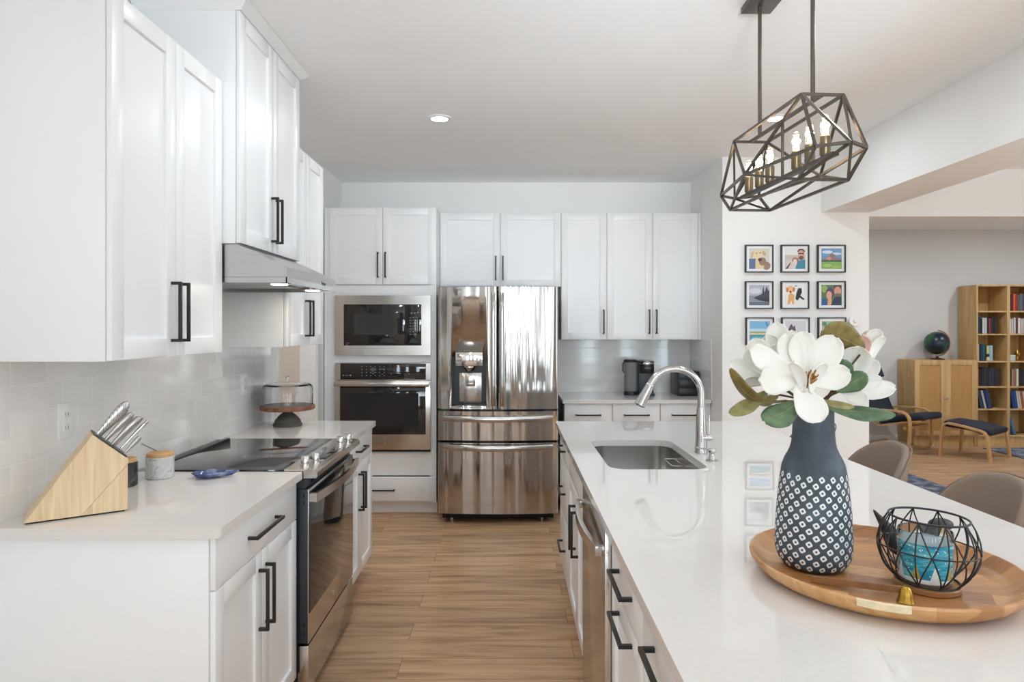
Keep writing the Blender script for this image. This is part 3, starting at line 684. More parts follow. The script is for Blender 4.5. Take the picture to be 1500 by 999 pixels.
for x0, x1, lab in ((.428, .808, 'white base drawer cabinet against the refrigerator, under the rear worktop'),
                    (.810, 1.186, 'white base drawer cabinet below the coffee machine'),
                    (1.188, 1.560, 'white base drawer cabinet below the black pod box')):
    t = thing('base_cabinet', lab, 'cabinet', ((x0 + x1) / 2, 5.64, 0), 'rear base cabinets')
    MB().box(x0, x1, 5.356, 5.925, .10, .884, .0008).build('carcass', M['cab'], t)
    MB().box(x0, x1, 5.43, 5.90, 0, .0995).build('toe_kick', M['cab'], t)
    d_ = slab(BF, t, x0 + .0025, x1 - .0025, .732, .880); pull(BF, d_, (x0 + x1) / 2, .792, .2, False)
    d_ = shaker(BF, t, x0 + .0025, x1 - .0025, .112, .728); pull(BF, d_, x1 - .03, .60, .2)
    if x0 > 1.1: MB(BF).box(1.5605, 1.585, -.02, .002, 0, .884).build('filler_strip', M['cab'], t)
worktop([(.413, 5.294), (1.580, 5.294), (1.580, 5.927), (.413, 5.927)], 'white quartz worktop on the rear wall, under the coffee machine')

# ================================================================ island
IF = front((.320, 0), (0, 1), (-1, 0))
def icab(name, y0, y1, label):
    t = thing(name, label, 'cabinet', (.63, (y0 + y1) / 2, 0)); return t
def icarc(t, y0, y1, hollow=False):
    b = MB()
    if not hollow: b.box(.320, .929, y0, y1, .10, .884, .0008)
    else:
        b.box(.320, .929, y0, y0 + .018, .10, .884).box(.320, .929, y1 - .018, y1, .10, .884).box(.320, .929, y0 + .018, y1 - .018, .10, .118)
        b.box(.911, .929, y0 + .018, y1 - .018, .118, .884).box(.320, .338, y0 + .018, y1 - .018, .71, .884)
    b.build('carcass', M['cab'], t)
    MB().box(.395, .929, y0, y1, 0, .0995).build('toe_kick', M['cab'], t)
t = icab('drawer_cabinet', 3.462, 4.055, 'white three-drawer island cabinet at the end nearest the refrigerator'); icarc(t, 3.462, 4.055)
for z0, z1, hz in ((.732, .880, .806), (.424, .728, .575), (.112, .420, .266)):
    d_ = slab(IF, t, 3.464, 4.053, z0, z1); pull(IF, d_, 3.76, hz, .2, False)
t = icab('sink_cabinet', 2.622, 3.460, 'white two-door island cabinet below the sink'); icarc(t, 2.622, 3.460, True)
slab(IF, t, 2.624, 3.458, .732, .880, 'false_drawer_front')
d_ = shaker(IF, t, 2.624, 3.0395, .112, .728); pull(IF, d_, 2.985, .563, .205)
d_ = shaker(IF, t, 3.0425, 3.458, .112, .728); pull(IF, d_, 3.097, .563, .205)
t = icab('pullout_cabinet', 1.535, 2.000, 'white island cabinet beside the dishwasher, with two horizontal black pulls'); icarc(t, 1.535, 2.000)
d_ = slab(IF, t, 1.537, 1.998, .732, .880); pull(IF, d_, 1.765, .806, .205, False)
d_ = shaker(IF, t, 1.537, 1.998, .112, .728, 'pullout_front'); pull(IF, d_, 1.765, .690, .205, False)
t = icab('island_cabinet', 1.070, 1.533, 'white island cabinet in the bottom foreground with one black pull in view'); icarc(t, 1.070, 1.533)
d_ = slab(IF, t, 1.072, 1.531, .732, .880); pull(IF, d_, 1.31, .806, .205, False)
d_ = shaker(IF, t, 1.072, 1.531, .112, .728); pull(IF, d_, 1.11, .563, .205)
o = MB().box(.931, 1.05, .72, 4.055, 0, .884, .001).build('island_back_panel', M['cab']); rehome(o); tag(o, 'white panel along the seating side of the island', 'panel')

t = thing('dishwasher', 'stainless dishwasher with bowed bar handle, built into the island', 'dishwasher', (.6, 2.31, 0))
MB().box(.318, .92, 2.008, 2.614, .10, .875).build('tub_housing', M['black'], t)
dd = MB().box(.281, .317, 2.008, 2.614, .115, .876, .003).build('dishwasher_door', M['steel'], t)
pts = [(.262 - .022 * math.sin(math.pi * i / 20) ** .8, 2.035 + .552 * i / 20, .806) for i in range(21)]
b = MB().tube(pts, 1, n=4, ph=math.pi / 4, flat=(.0105, .024))
for y in (2.030, 2.566): b.box(.256, .282, y, y + .026, .792, .820, .002)
b.build('door_handle', M['steel'], dd)
MB().box(.395, .92, 2.008, 2.614, .0, .0995).build('toe_kick', M['black'], t)

hole = rrect(.40, .80, 2.69, 3.40, .075, 10)
worktop(arc(1.425, .72, .02, -90, 0) + arc(1.425, 4.064, .02, 0, 90) + arc(.290, 4.070, .014, 90, 180) + [(.276, .70)], 'long white quartz island worktop with the sink cut-out', [hole])
# sink
t = thing('kitchen_sink', 'undermount single bowl stainless sink in the island', 'sink', (.60, 3.045, .68))
b = MB(); loops = []
for g, z, r in ((.022, .8840, .09), (-.004, .8840, .075), (-.004, .8600, .075), (-.010, .700, .075), (-.016, .688, .07), (-.035, .681, .06), (-.12, .679, .05)):
    loops.append([b.bm.verts.new((x, y, z)) for x, y in rrect(.40 - g, .80 + g, 2.69 - g, 3.40 + g, r, 10)])
for A, B in zip(loops, loops[1:]):
    for i in range(len(A)): b.bm.faces.new((A[i], A[(i + 1) % len(A)], B[(i + 1) % len(A)], B[i]))
b.bm.faces.new(loops[-1]); b.build('basin', M['basin'], t, solid=.0015)
MB().lathe([(0, .001), (.030, .001), (.034, .004), (.056, .004), (.056, .001)], (.60, 3.18, .680), 32).build('drain', M['chrome'], t)
o = MB().tube([(.742, 3.10, .845), (.742, 3.25, .845), (.750, 3.262, .845), (.79, 3.262, .845), (.795, 3.25, .845), (.795, 3.10, .845), (.788, 3.09, .845), (.75, 3.09, .845)], .0025, n=8, closed=True)
for y in (3.14, 3.21): o.tube([(.742, y, .845), (.742, y, .80), (.795, y, .80), (.795, y, .845)], .0015, n=6)
o = o.build('sponge_holder', M['chrome']); rehome(o); tag(o, 'wire sponge holder on the inner right side of the sink', 'sponge holder')

# faucet
t = thing('kitchen_faucet', 'brushed steel gooseneck pull-down faucet behind the sink', 'faucet', (.86, 3.04, .914))
c = (.86, 3.04, .9145)
MB().lathe([(0, 0), (.0285, 0), (.0285, .006), (.0275, .012), (.0255, .07), (.0215, .16), (.0190, .20), (.0182, .206), (0, .206)], c, 36).build('tapered_base', M['satin'], t)
pts = [(.860, 3.04, 1.118), (.860, 3.04, 1.16)]
for i in range(0, 19):
    a = R(0 + i * (158 / 18)); pts.append((.742 + .118 * math.cos(a), 3.04, 1.182 + .112 * math.sin(a)))
end = Vector(pts[-1]); dirn = (Vector(pts[-1]) - Vector(pts[-2])).normalized()
MB().tube(pts, .0158, n=24).build('gooseneck_spout', M['satin'], t)
hd = [end + dirn * q for q in (0, .004, .010, .045, .105, .108)]
sh = MB().tube(hd, [.0160, .0185, .0185, .0205, .0265, .0245], n=28).build('spray_head', M['satin'], t)
MB().tube([end + dirn * .105, end + dirn * .1105], [.020, .019], n=24).build('spray_nozzle', M['black'], sh)
b = MB().cyl((.860, 3.03, .985), (.905, 3.03, .985), .0155); lv = b.build('lever_hub', M['satin'], t)
MB().tube([(.890, 3.03, .985), (.893, 3.032, 1.02), (.895, 3.035, 1.085)], [.0055, .0045, .0035], n=12).build('lever', M['satin'], lv)
t = thing('soap_dispenser', 'small steel soap dispenser pump in front of the faucet', 'soap dispenser', (.857, 2.865, .914))
MB().lathe([(0, 0), (.026, 0), (.026, .003), (.018, .008), (.012, .016), (.011, .03), (.015, .036), (.015, .044), (.010, .052), (0, .052)], (.857, 2.865, .9145), 28).build('pump_body', M['satin'], t)
MB().tube([(.857, 2.865, .958), (.83, 2.865, .963), (.785, 2.865, .972)], [.005, .0045, .0035], n=10).build('pump_spout', M['satin'], t)

# ================================================================ ceiling lamps
for i, (x, y) in enumerate(((-.428, 4.11), (1.62, 4.11))):
    t = thing('recessed_light', ('lit round recessed ceiling light above the aisle, in front of the ovens', 'lit round recessed ceiling light seen through the pendant frame')[i], 'ceiling light', (x, y, CEIL), 'recessed ceiling lights')
    MB().lathe([(.050, -.0015), (.074, -.0015), (.075, -.006), (.068, -.009), (.052, -.009), (.050, -.004)], (x, y, CEIL), 40, closed=True).build('trim_ring', M['white_plastic'], t)
    MB().lathe([(0, -.002), (.0495, -.002), (.0495, -.0045), (0, -.0045)], (x, y, CEIL), 40).build('lamp_lens', M['lens'], t)
def downlight(x, y, e):
    L = bpy.data.lights.new('recessed_light_beam', 'AREA'); L.shape = 'DISK'; L.size = .10; L.energy = e; L.color = (.84, .93, 1)
    lo = bpy.data.objects.new('recessed_light_beam', L); COL.objects.link(lo); lo.location = (x, y, CEIL - .012)
for x in (-.428, 1.62):
    for y in (4.11, 2.55): downlight(x, y, E['dK'])
    for y in (.9, -.8): downlight(x, y, E['dR'])
for x in (4.4, 6.2): downlight(x, 7.2, E['dL'])

# pendant: geometric cage
pc = Vector((.988, 2.45, 0)); pu = Vector((-.0623, .998, 0)); pv = Vector((.998, .0623, 0))
def Q(a, b_, z): v = pc + pu * a + pv * b_; v.z = z; return v
ZT, ZM, ZB = 2.227, 2.030, 1.9525
TOP = [Q(-.277, -.069, ZT), Q(-.277, .069, ZT), Q(.277, .069, ZT), Q(.277, -.069, ZT)]
BOT = [Q(-.282, -.082, ZB), Q(-.282, .082, ZB), Q(.282, .082, ZB), Q(.282, -.082, ZB)]
RING = [Q(-.385, -.081, ZM), Q(-.440, 0, ZM), Q(-.385, .081, ZM), Q(0, .141, ZM), Q(.385, .081, ZM), Q(.440, 0, ZM), Q(.385, -.081, ZM), Q(0, -.141, ZM)]
t = thing('pendant_light', 'linear geometric cage pendant with six bulbs hanging over the island', 'pendant light', (pc.x, pc.y, ZB), 'island pendant')
del t['group']
b = MB(); W_ = .0092
for L4 in (TOP, BOT):
    for i in range(4): b.bar(L4[i], L4[(i + 1) % 4], W_)
for i in range(8): b.bar(RING[i], RING[(i + 1) % 8], W_)
for L4 in (TOP, BOT):
    for k_, rr in ((0, (0, 1, 7)), (1, (1, 2, 3)), (2, (3, 4, 5)), (3, (5, 6, 7))):
        for r_ in rr: b.bar(L4[k_], RING[r_], W_ * .92)
b.bar((TOP[0] + TOP[1]) / 2, (TOP[2] + TOP[3]) / 2, W_ * 1.2)
b.build('cage_frame', M['bronze'], t)
sb = MB().bar(Q(-.355, 0, 2.018), Q(.355, 0, 2.018), .022, .012).build('lamp_bar', M['bronze'], t)
MB().cyl(Q(0, 0, 2.024), Q(0, 0, ZT), .0055, n=12).build('centre_stem', M['bronze'], t)
for a in (-.293, -.195, -.103, .103, .195, .293):
    s_ = MB().lathe([(0, 0), (.013, 0), (.0165, .006), (.0165, .062), (.0145, .064), (0, .064)], Q(a, 0, 2.0242), 20).build('bulb_socket', M['socket'], t)
    bl = MB().lathe([(.0105, 0), (.0140, .008), (.0145, .045), (.0125, .060), (.006, .068), (0, .070)], Q(a, 0, 2.0885), 20).build('light_bulb', M['glass'], t)
    b = MB()
    for q in range(4):
        an = q * math.pi / 2; b.tube([Q(a, 0, 2.095) + Vector((.004 * math.cos(an), .004 * math.sin(an), 0)), Q(a, 0, 2.145) + Vector((.0045 * math.cos(an), .0045 * math.sin(an), 0))], .0016, n=6)
    b.build('filament', mat('glowing_filament', (1, .8, .5), .5, emit=(1, .76, .46), estr=16) if 'fil' not in M else M['fil'], bl)
    L = bpy.data.lights.new('bulb_glow', 'POINT'); L.energy = 3; L.color = (1, .78, .52); L.shadow_soft_size = .012
    lo = bpy.data.objects.new('bulb_glow', L); COL.objects.link(lo); lo.location = Q(a, 0, 2.125)
MB().box(.922, 1.040, 2.10, 2.70, 2.730, CEIL - .001, .002).build('ceiling_canopy', M['bronze'], t)
for y in (2.235, 2.640):
    x = pc.x + pu.x * (y - 2.45)
    MB().cyl((x, y, ZT), (x, y, 2.731), .0072, n=14).build('hanging_rod', M['bronze'], t)

# ================================================================ things on the left worktop
# knife block: plane through the two measured bottom corners, local t along it, n towards the wall
kd = Vector((.816, .577, 0)).normalized(); kn = Vector((-.577, .816, 0)).normalized(); kb = Vector((-1.386, 1.925, .9145))
KM = Matrix(((kd.x, kn.x, 0, kb.x), (kd.y, kn.y, 0, kb.y), (0, 0, 1, kb.z), (0, 0, 0, 1)))
t = thing('knife_block', 'slanted pale bamboo knife block on a triangular foot', 'knife block', kb)
KW = .105
MB(KM).prism([(0, 0, .004), (.140, 0, .004), (.2615, 0, .145), (.2615, 0, .160), (.168, 0, .243)], (0, KW, 0)).build('slanted_body', M['bamboo'], t, bevel=.0015)
MB(KM).prism([(.1404, .001, .004), (.2605, .001, .004), (.2605, .001, .1430)], (0, KW - .002, 0)).build('support_wedge', wood('upright_bamboo', [sr(206, 176, 136), sr(224, 198, 160), sr(232, 208, 172)], (70, 70, 2), .45), t, bevel=.0012)
MB(KM).box(.004, .252, .004, KW - .004, 0, .004).build('rubber_base', M['rubber'], t)
sl = Vector((.2615 - .168, 0, .160 - .243)).normalized(); up = Vector((-sl.z, 0, sl.x)); face0 = Vector((.168, 0, .243))
MB(KM).prism([face0 + up * .0005 + sl * .002, face0 + up * .004 + sl * .002, face0 + up * .004 + sl * .118, face0 + up * .0005 + sl * .118], (0, KW, 0)).build('slotted_top', M['black'], t)
def knife(s_, n_, ln, wd, th, mt, label, bend=.0, tilt=0.0):
    p0 = face0 + sl * s_ + up * .0045 + Vector((0, n_, 0)); d = (up + sl * tilt).normalized()
    pts = []; rad = []
    prof = [(0, .42), (.15, .48), (.4, .72), (.62, .95), (.82, 1.0), (.94, .82), (1, .35)]
    for u, r_ in prof: pts.append(KM @ (p0 + d * (ln * u) + sl * (bend * u * u))); rad.append(r_)
    b = MB().tube(pts, rad, n=14, flat=(th, wd)); o = b.build('kitchen_knife', mt); rehome(o)
    return tag(o, label, 'knife', 'knives in the block')
knife(.014, .030, .125, .016, .0085, M['dimple'], 'large dimpled steel knife handle at the top of the block')
knife(.026, .066, .112, .0135, .0075, M['knife'], 'steel knife handle just behind the dimpled one')
knife(.042, .028, .108, .012, .007, M['knife'], 'steel knife handle in the second slot row', .004)
knife(.050, .070, .104, .011, .007, M['knife'], 'steel knife handle in the second slot row, wall side', .004)
knife(.066, .030, .112, .0125, .0075, M['knife'], 'wide light steel knife handle in the middle of the block', .006)
knife(.080, .068, .115, .008, .006, M['knife'], 'slender steel knife handle behind the middle ones', .002)
knife(.096, .045, .118, .0065, .005, M['chrome'], 'thin sharpening rod handle standing tallest at the right', .002)
knife(.110, .020, .066, .0085, .005, M['knife'], 'short steel knife handle low at the right edge of the block', .0)

def canister(c, r, h, mt, label):
    t = thing('canister', label, 'canister', (c[0], c[1], .9145))
    MB().lathe([(0, 0), (r - .003, 0), (r, .003), (r, h - .002), (r - .002, h), (r - .008, h), (r - .008, h - .01), (0, h - .01)], (*c, .9145), 40).build('marble_cup', mt, t)
    MB().lathe([(0, h - .0095), (r - .009, h - .0095), (r - .009, h + .0005), (r - .003, h + .001), (r - .002, h + .011), (r - .006, h + .014), (0, h + .014)], (*c, .9145), 40).build('wooden_lid', M['lid'], t)
    return t
canister((-1.375, 2.41), .043, .084, M['marbledark'], 'small dark marble canister with wooden lid, behind the knife block')
canister((-1.318, 2.545), .049, .080, M['marblelight'], 'small pale marble canister with wooden lid, beside the cooktop')
o = MB().tube([(-1.345, 2.57, .9145 + .095), (-1.395, 2.565, 1.035)], [.003, .0022], n=8).sphere((-1.396, 2.565, 1.036), .004).build('salt_spoon', M['satin']); rehome(o)
tag(o, 'tiny steel spoon leaning out of the pale canister', 'spoon')

t = thing('spoon_rest', 'blue glazed spoon rest on the left worktop in front of the cooktop', 'spoon rest', (-1.135, 2.545, .9145), rz=R(14), local=True)
def srf(z0, inset):
    def f(u, v):
        a = 2 * math.pi * u; r = v
        x = .058 * math.cos(a); y = .044 * math.sin(a)
        if math.cos(a) > .55: x += .050 * ((math.cos(a) - .55) / .45) ** 1.6; y *= 1 - .55 * ((math.cos(a) - .55) / .45)
        return Vector((x * r * inset, y * r * inset, z0 + .016 * max(0, (r - .72) / .28) ** .9))
    return f
b = MB().grid(srf(.0045, 1), 48, 8, True); b.build('glazed_dish', M['blueglaze'], t, solid=.005, local=True)
MB().lathe([(0, 0), (.024, 0), (.026, .003), (0, .003)], (0, 0, 0), 32).build('foot_ring', M['blueglaze'], t, local=True)

# cake stand
cx, cy = -1.284, 3.905
t = thing('cake_stand', 'wooden cake stand on a ribbed dark pedestal under a glass dome', 'cake stand', (cx, cy, .9145))
MB().lathe([(0, 0), (.080, 0), (.082, .006), (.078, .014), (.074, .018), (.072, .030), (.060, .044), (.058, .048), (.044, .062), (.030, .072), (.026, .078), (.027, .092), (.027, .0925), (0, .0925)], (cx, cy, .9145), 48).build('ribbed_pedestal', mat('weathered_grey_wood', sr(84, 82, 74), .7, noise=.2, nscale=40), t)
MB().lathe([(0, .093), (.147, .093), (.153, .097), (.153, .113), (.149, .118), (0, .118)], (cx, cy, .9145), 56).build('round_board', M['walnut'], t)
dm = MB().lathe([(.141, .1185), (.141, .215), (.135, .232), (.120, .243), (.09, .246), (.0, .247), (.0, .2445), (.089, .2435), (.118, .2405), (.133, .2305), (.1385, .2145), (.1385, .1185)], (cx, cy, .9145), 64, closed=True).build('glass_dome', M['glass'], t)
MB().lathe([(0, .2475), (.009, .2475), (.007, .254), (.008, .259), (.015, .270), (.015, .278), (.010, .286), (0, .288)], (cx, cy, .9145), 24).build('dome_knob', M['glass'], dm)

def outlet(y0, y1, z0, z1, label):
    t = thing('power_outlet', label, 'outlet', (-1.472, (y0 + y1) / 2, z0), 'outlets on the tiled wall')
    pl = MB().box(-1.4718, -1.466, y0, y1, z0, z1, .002).build('cover_plate', M['white_plastic'], t)
    ym = (y0 + y1) / 2; zm = (z0 + z1) / 2
    for s_ in (-1, 1):
        zc = zm + s_ * .022
        sk = MB().box(-1.4665, -1.4645, ym - .016, ym + .016, zc - .014, zc + .014, .001).build('socket', M['white_plastic'], t)
        MB().box(-1.4648, -1.4640, ym - .008, ym - .006, zc - .006, zc + .007).box(-1.4648, -1.4640, ym + .005, ym + .007, zc - .006, zc + .006).build('slot', M['black'], sk)
outlet(2.197, 2.272, 1.110, 1.228, 'white double power outlet on the tiles above the knife block')
outlet(3.70, 3.775, 1.108, 1.224, 'white double power outlet on the tiles near the cake stand')

# ================================================================ things on the rear worktop
t = thing('coffee_machine', 'black single serve coffee machine with clear side tank', 'coffee machine', (1.08, 5.70, .9145))
MB().box(1.078, 1.205, 5.66, 5.80, .9150, 1.205, .012).box(1.085, 1.20, 5.585, 5.67, .9150, .935, .006).build('machine_body', mat('blue_black_plastic', sr(44, 50, 64), .35), t)
MB().lathe([(0, 1.10), (.058, 1.10), (.062, 1.106), (.062, 1.195), (.058, 1.203), (0, 1.203)], (1.143, 5.655, 0), 36).build('brew_head', M['black'], t)
MB().lathe([(.062, 1.176), (.0635, 1.178), (.0635, 1.190), (.058, 1.2035), (0, 1.2045), (0, 1.204), (.05, 1.203)], (1.143, 5.655, 0), 36, closed=False).build('silver_band', M['satin'], t)
MB().lathe([(0, 0), (.048, 0), (.050, .004), (.053, .24), (.050, .246), (0, .246)], (1.015, 5.70, .945), 32).build('water_tank', mat('smoky_tank', (.55, .56, .57), .08, trans=.75, ior=1.1), t)
MB().lathe([(0, 0), (.054, 0), (.056, .004), (.054, .03), (0, .03)], (1.015, 5.70, .9150), 32).build('tank_base', M['black'], t)
lid = MB().lathe([(0, 1.1915), (.057, 1.1915), (.058, 1.205), (.05, 1.212), (0, 1.212)], (1.015, 5.70, 0), 32).build('tank_lid', M['black'], t)
MB().tube([(.968, 5.70, 1.20), (.952, 5.69, 1.18), (.950, 5.69, 1.12), (.964, 5.69, 1.105)], .006, n=8).build('tank_handle', M['black'], t)
text_mesh('brand_lettering', 'KEURIG', .016, M['glyph'], t, Matrix.Translation((1.143, 5.5925, 1.145)) @ Matrix.Rotation(R(90), 4, 'X'))
t = thing('pod_box', 'low black three-tier pod drawer box in the corner', 'storage box', (1.48, 5.73, .9145))
MB().box(1.395, 1.572, 5.602, 5.88, .9150, 1.115, .003).build('box_housing', M['black'], t)
for i in range(3):
    MB().box(1.400, 1.567, 5.592, 5.602, .922 + i * .064, .978 + i * .064, .002).build('drawer_front', M['blacksteel'] if i == 2 else M['black'], t)

# ================================================================ wall with photographs
def poly(b, pts, c, mats, z=0):
    col = cm(c); 
    if col not in mats: mats.append(col)
    vs = [b.bm.verts.new((x, 0, y)) for x, y in pts]; f = b.bm.faces.new(vs); f.material_index = mats.index(col)
    bmesh.ops.translate(b.bm, verts=vs, vec=(0, z, 0))
def ell(cx_, cy_, rx, ry, n=18): return [(cx_ + rx * math.cos(2 * math.pi * i / n), cy_ + ry * math.sin(2 * math.pi * i / n)) for i in range(n)]
def rc(x0, x1, y0, y1): return [(x0, y0), (x1, y0), (x1, y1), (x0, y1)]
PICS = [
 ('close portrait of a tan dog', [((206, 208, 206), rc(0, 1, 0, 1)), ((86, 108, 146), rc(0, .32, 0, .5)), ((214, 206, 192), rc(.7, 1, .45, 1)), ((150, 122, 108), ell(.85, .15, .2, .2)), ((222, 198, 160), [(.3, 0), (.32, .5), (.42, .7), (.62, .5), (.74, .2), (.72, 0)]), ((226, 204, 166), ell(.42, .72, .22, .24)), ((204, 174, 134), [(.1, .8), (.06, .55), (.16, .5), (.26, .86)]), ((196, 166, 128), [(.62, .92), (.84, .78), (.8, .6), (.66, .72)]), ((150, 118, 96), ell(.66, .36, .18, .2)), ((52, 44, 44), ell(.53, .45, .09, .08)), ((40, 34, 34), ell(.37, .76, .03, .03)), ((40, 34, 34), ell(.55, .78, .03, .03))]),
 ('bearded person in glasses and a smaller person on a beach', [((230, 228, 226), rc(0, 1, 0, 1)), ((196, 190, 176), rc(0, 1, .48, .68)), ((206, 200, 196), rc(0, 1, 0, .48)), ((160, 118, 100), ell(.52, .42, .17, .15)), ((232, 206, 192), ell(.5, .34, .10, .14)), ((214, 204, 200), [(.3, 0), (.36, .28), (.6, .28), (.64, 0)]), ((86, 70, 66), ell(.80, .86, .18, .12)), ((212, 160, 142), ell(.80, .70, .16, .22)), ((124, 84, 70), ell(.80, .54, .13, .10)), ((40, 40, 48), rc(.66, .94, .72, .77)), ((70, 132, 158), [(.5, 0), (.62, .34), (.72, .42), (1, .46), (1, 0)]), ((84, 60, 70), [(.02, 0), (.26, .3), (.3, .3), (.14, 0)])]),
 ('rocky mesa above green scrub', [((112, 152, 196), rc(0, 1, 0, 1)), ((216, 226, 236), ell(.3, .82, .26, .08)), ((206, 218, 232), ell(.75, .74, .25, .06)), ((146, 116, 120), [(0, .42), (.12, .5), (.4, .66), (.5, .78), (.66, .7), (.75, .56), (1, .48), (1, .3), (0, .3)]), ((186, 150, 138), [(.2, .5), (.4, .62), (.5, .5), (.4, .42)]), ((66, 92, 66), rc(0, 1, .3, .42)), ((128, 168, 88), rc(0, 1, 0, .34)), ((168, 192, 116), ell(.3, .16, .22, .08)), ((152, 182, 98), ell(.75, .1, .2, .07))]),
 ('grey lake with dark firs', [((176, 180, 192), rc(0, 1, 0, 1)), ((206, 208, 216), ell(.3, .7, .3, .14)), ((134, 142, 158), rc(0, 1, 0, .48)), ((96, 104, 120), rc(0, 1, 0, .16)), ((62, 66, 76), [(.22, .36), (.5, .50), (.64, .56), (.70, .98), (.76, .6), (.86, .94), (.94, .7), (1, .8), (1, .2), (.5, .24)]), ((48, 52, 60), [(.3, .34), (1, .36), (1, .16), (.6, .22)])]),
 ('golden retriever and a black dog on white ground', [((232, 232, 230), rc(0, 1, 0, 1)), ((222, 166, 108), [(.14, .05), (.18, .5), (.3, .62), (.46, .5), (.46, .05), (.36, .05), (.32, .26), (.24, .05)]), ((230, 180, 124), ell(.28, .78, .17, .18)), ((190, 128, 78), ell(.12, .76, .06, .12)), ((190, 128, 78), ell(.44, .78, .06, .12)), ((70, 48, 40), ell(.28, .66, .05, .05)), ((36, 36, 42), [(.52, .34), (.58, .64), (.66, .84), (.82, .84), (.84, .62), (.76, .48), (.98, .3), (.9, .26), (.72, .38), (.64, .24), (.56, .26)]), ((110, 130, 180), rc(.48, .6, .92, .97))]),
 ('two smiling people in front of leaves', [((86, 112, 76), rc(0, 1, 0, 1)), ((140, 170, 92), ell(.15, .8, .16, .18)), ((84, 62, 100), ell(.42, .6, .2, .26)), ((214, 160, 140), ell(.38, .5, .14, .2)), ((210, 164, 120), [(.3, 0), (.34, .34), (.5, .34), (.52, 0)]), ((84, 66, 60), ell(.8, .88, .2, .12)), ((206, 152, 136), ell(.80, .70, .17, .22)), ((130, 96, 84), ell(.8, .52, .13, .08)), ((48, 84, 150), [(0, 0), (.02, .3), (.2, .36), (.3, 0)]), ((44, 52, 74), [(.46, 0), (.62, .36), (.8, .44), (1, .4), (1, 0)])]),
 ('blue sky over a lagoon', [((126, 178, 216), rc(0, 1, 0, 1)), ((190, 216, 232), rc(0, 1, .46, .62)), ((150, 156, 110), rc(0, 1, .38, .48)), ((216, 204, 168), rc(0, 1, .32, .40)), ((76, 146, 164), rc(0, 1, 0, .33)), ((120, 180, 186), ell(.4, .16, .3, .07)), ((60, 90, 120), [(.78, .96), (.86, .72), (.9, .72), (.83, .96)])]),
 ('two figures on a misty shore', [((206, 206, 212), rc(0, 1, 0, 1)), ((178, 178, 186), rc(0, 1, 0, .46)), ((96, 74, 84), [(.14, .58), (.24, .8), (.32, .86), (.38, .7), (.46, .8), (.52, .5), (.4, .38), (.34, .6), (.2, .52)]), ((120, 116, 122), rc(.7, 1, .44, .47))]),
 ('pale green foliage', [((150, 180, 156), rc(0, 1, 0, 1)), ((196, 216, 206), ell(.35, .7, .25, .16)), ((104, 142, 112), ell(.7, .8, .22, .14)), ((176, 204, 196), ell(.7, .35, .26, .2)), ((110, 148, 120), ell(.2, .3, .18, .18)), ((88, 124, 94), ell(.12, .86, .12, .1))]),
]
names_r = ('top', 'middle', 'bottom'); names_c = ('left', 'centre', 'right')
sF = 990 / 5.05
for r_ in range(3):
    for c_ in range(3):
        x0 = ((1090.5, 1142.7, 1196)[c_] - VX) / sF + (.004 if r_ == 2 else 0); x1 = x0 + .208; z1 = CH - ((359, 412.2, 465)[r_] - VY) / sF; z0 = z1 - .206
        desc, shapes = PICS[r_ * 3 + c_]
        t = thing('picture_frame', 'square black framed photo of ' + desc, 'picture frame', ((x0 + x1) / 2, 5.05, z0), 'nine framed photos on the white wall')
        f_ = .0075; frame_bm(x0, x1, z0, z1, x0 + f_, x1 - f_, z0 + f_, z1 - f_, 5.024, 5.0495).build('frame', M['pull'], t)
        MB().box(x0 + f_, x1 - f_, 5.035, 5.040, z0 + f_, z1 - f_).build('mat_board', M['papermat'], t)
        b = MB(Matrix.Translation((x0 + .029, 5.0345, z0 + .027)) @ Matrix.Scale(.152, 4, (1, 0, 0)) @ Matrix.Scale(.152, 4, (0, 0, 1)))
        mats = []
        for i, (c, pts) in enumerate(shapes): poly(b, pts, c, mats, -.00005 * i)
        bmesh.ops.transform(b.bm, matrix=b.m, verts=b.bm.verts); b.build('photo_print', mats, t)
t = thing('wall_sensor', 'round white dial sensor on the wall beside the bottom right photo', 'sensor', (2.571, 5.05, 1.49))
for nm, pr, mt in (('sensor_base', [(0, 0), (.045, 0), (.045, .012), (.040, .018), (0, .018)], 'white_plastic'), ('sensor_lens', [(0, .0182), (.018, .0182), (.014, .026), (0, .028)], 'white_plastic')):
    b = MB(Matrix.Translation((2.571, 5.0495, 1.532)) @ Matrix.Rotation(R(90), 4, 'X')); b.lathe(pr, (0, 0, 0), 32); b.build(nm, M[mt], t)

# ================================================================ tray and what stands on it
TX, TY, TZ = .83, 1.515, .9145
t = thing('wooden_tray', 'large round acacia wood tray on the island', 'tray', (TX, TY, TZ))
MB().lathe([(0, 0), (.228, 0), (.240, .003), (.262, .016), (.274, .032), (.277, .040), (.276, .044), (.271, .0445), (.266, .041), (.250, .024), (.232, .0160), (.220, .0145), (0, .0145)], (TX, TY, TZ), 96).build('tray_bowl', M['tray'], t)
b = MB()
def tab(a0, a1):
    n = 14; vs = []
    for i in range(n + 1):
        a = R(a0 + (a1 - a0) * i / n); k_ = math.sin(math.pi * i / n) ** .5
        vs.append([(TX + r_ * math.cos(a), TY + r_ * math.sin(a), TZ + z) for r_, z in ((.264, .0400), (.276, .0450), (.2775 + .004 * k_, .0435), (.276 + .002 * k_, .030), (.262, .0250))])
    g = [[b.bm.verts.new(p) for p in q] for q in vs]
    for i in range(n):
        for j in range(5): b.bm.faces.new((g[i][j], g[i][(j + 1) % 5], g[i + 1][(j + 1) % 5], g[i + 1][j]))
    b.bm.faces.new(g[0]); b.bm.faces.new(g[-1])
M['tab'] = mat('pale_scraped_wood', sr(222, 204, 168), .5, noise=.12, nscale=60)
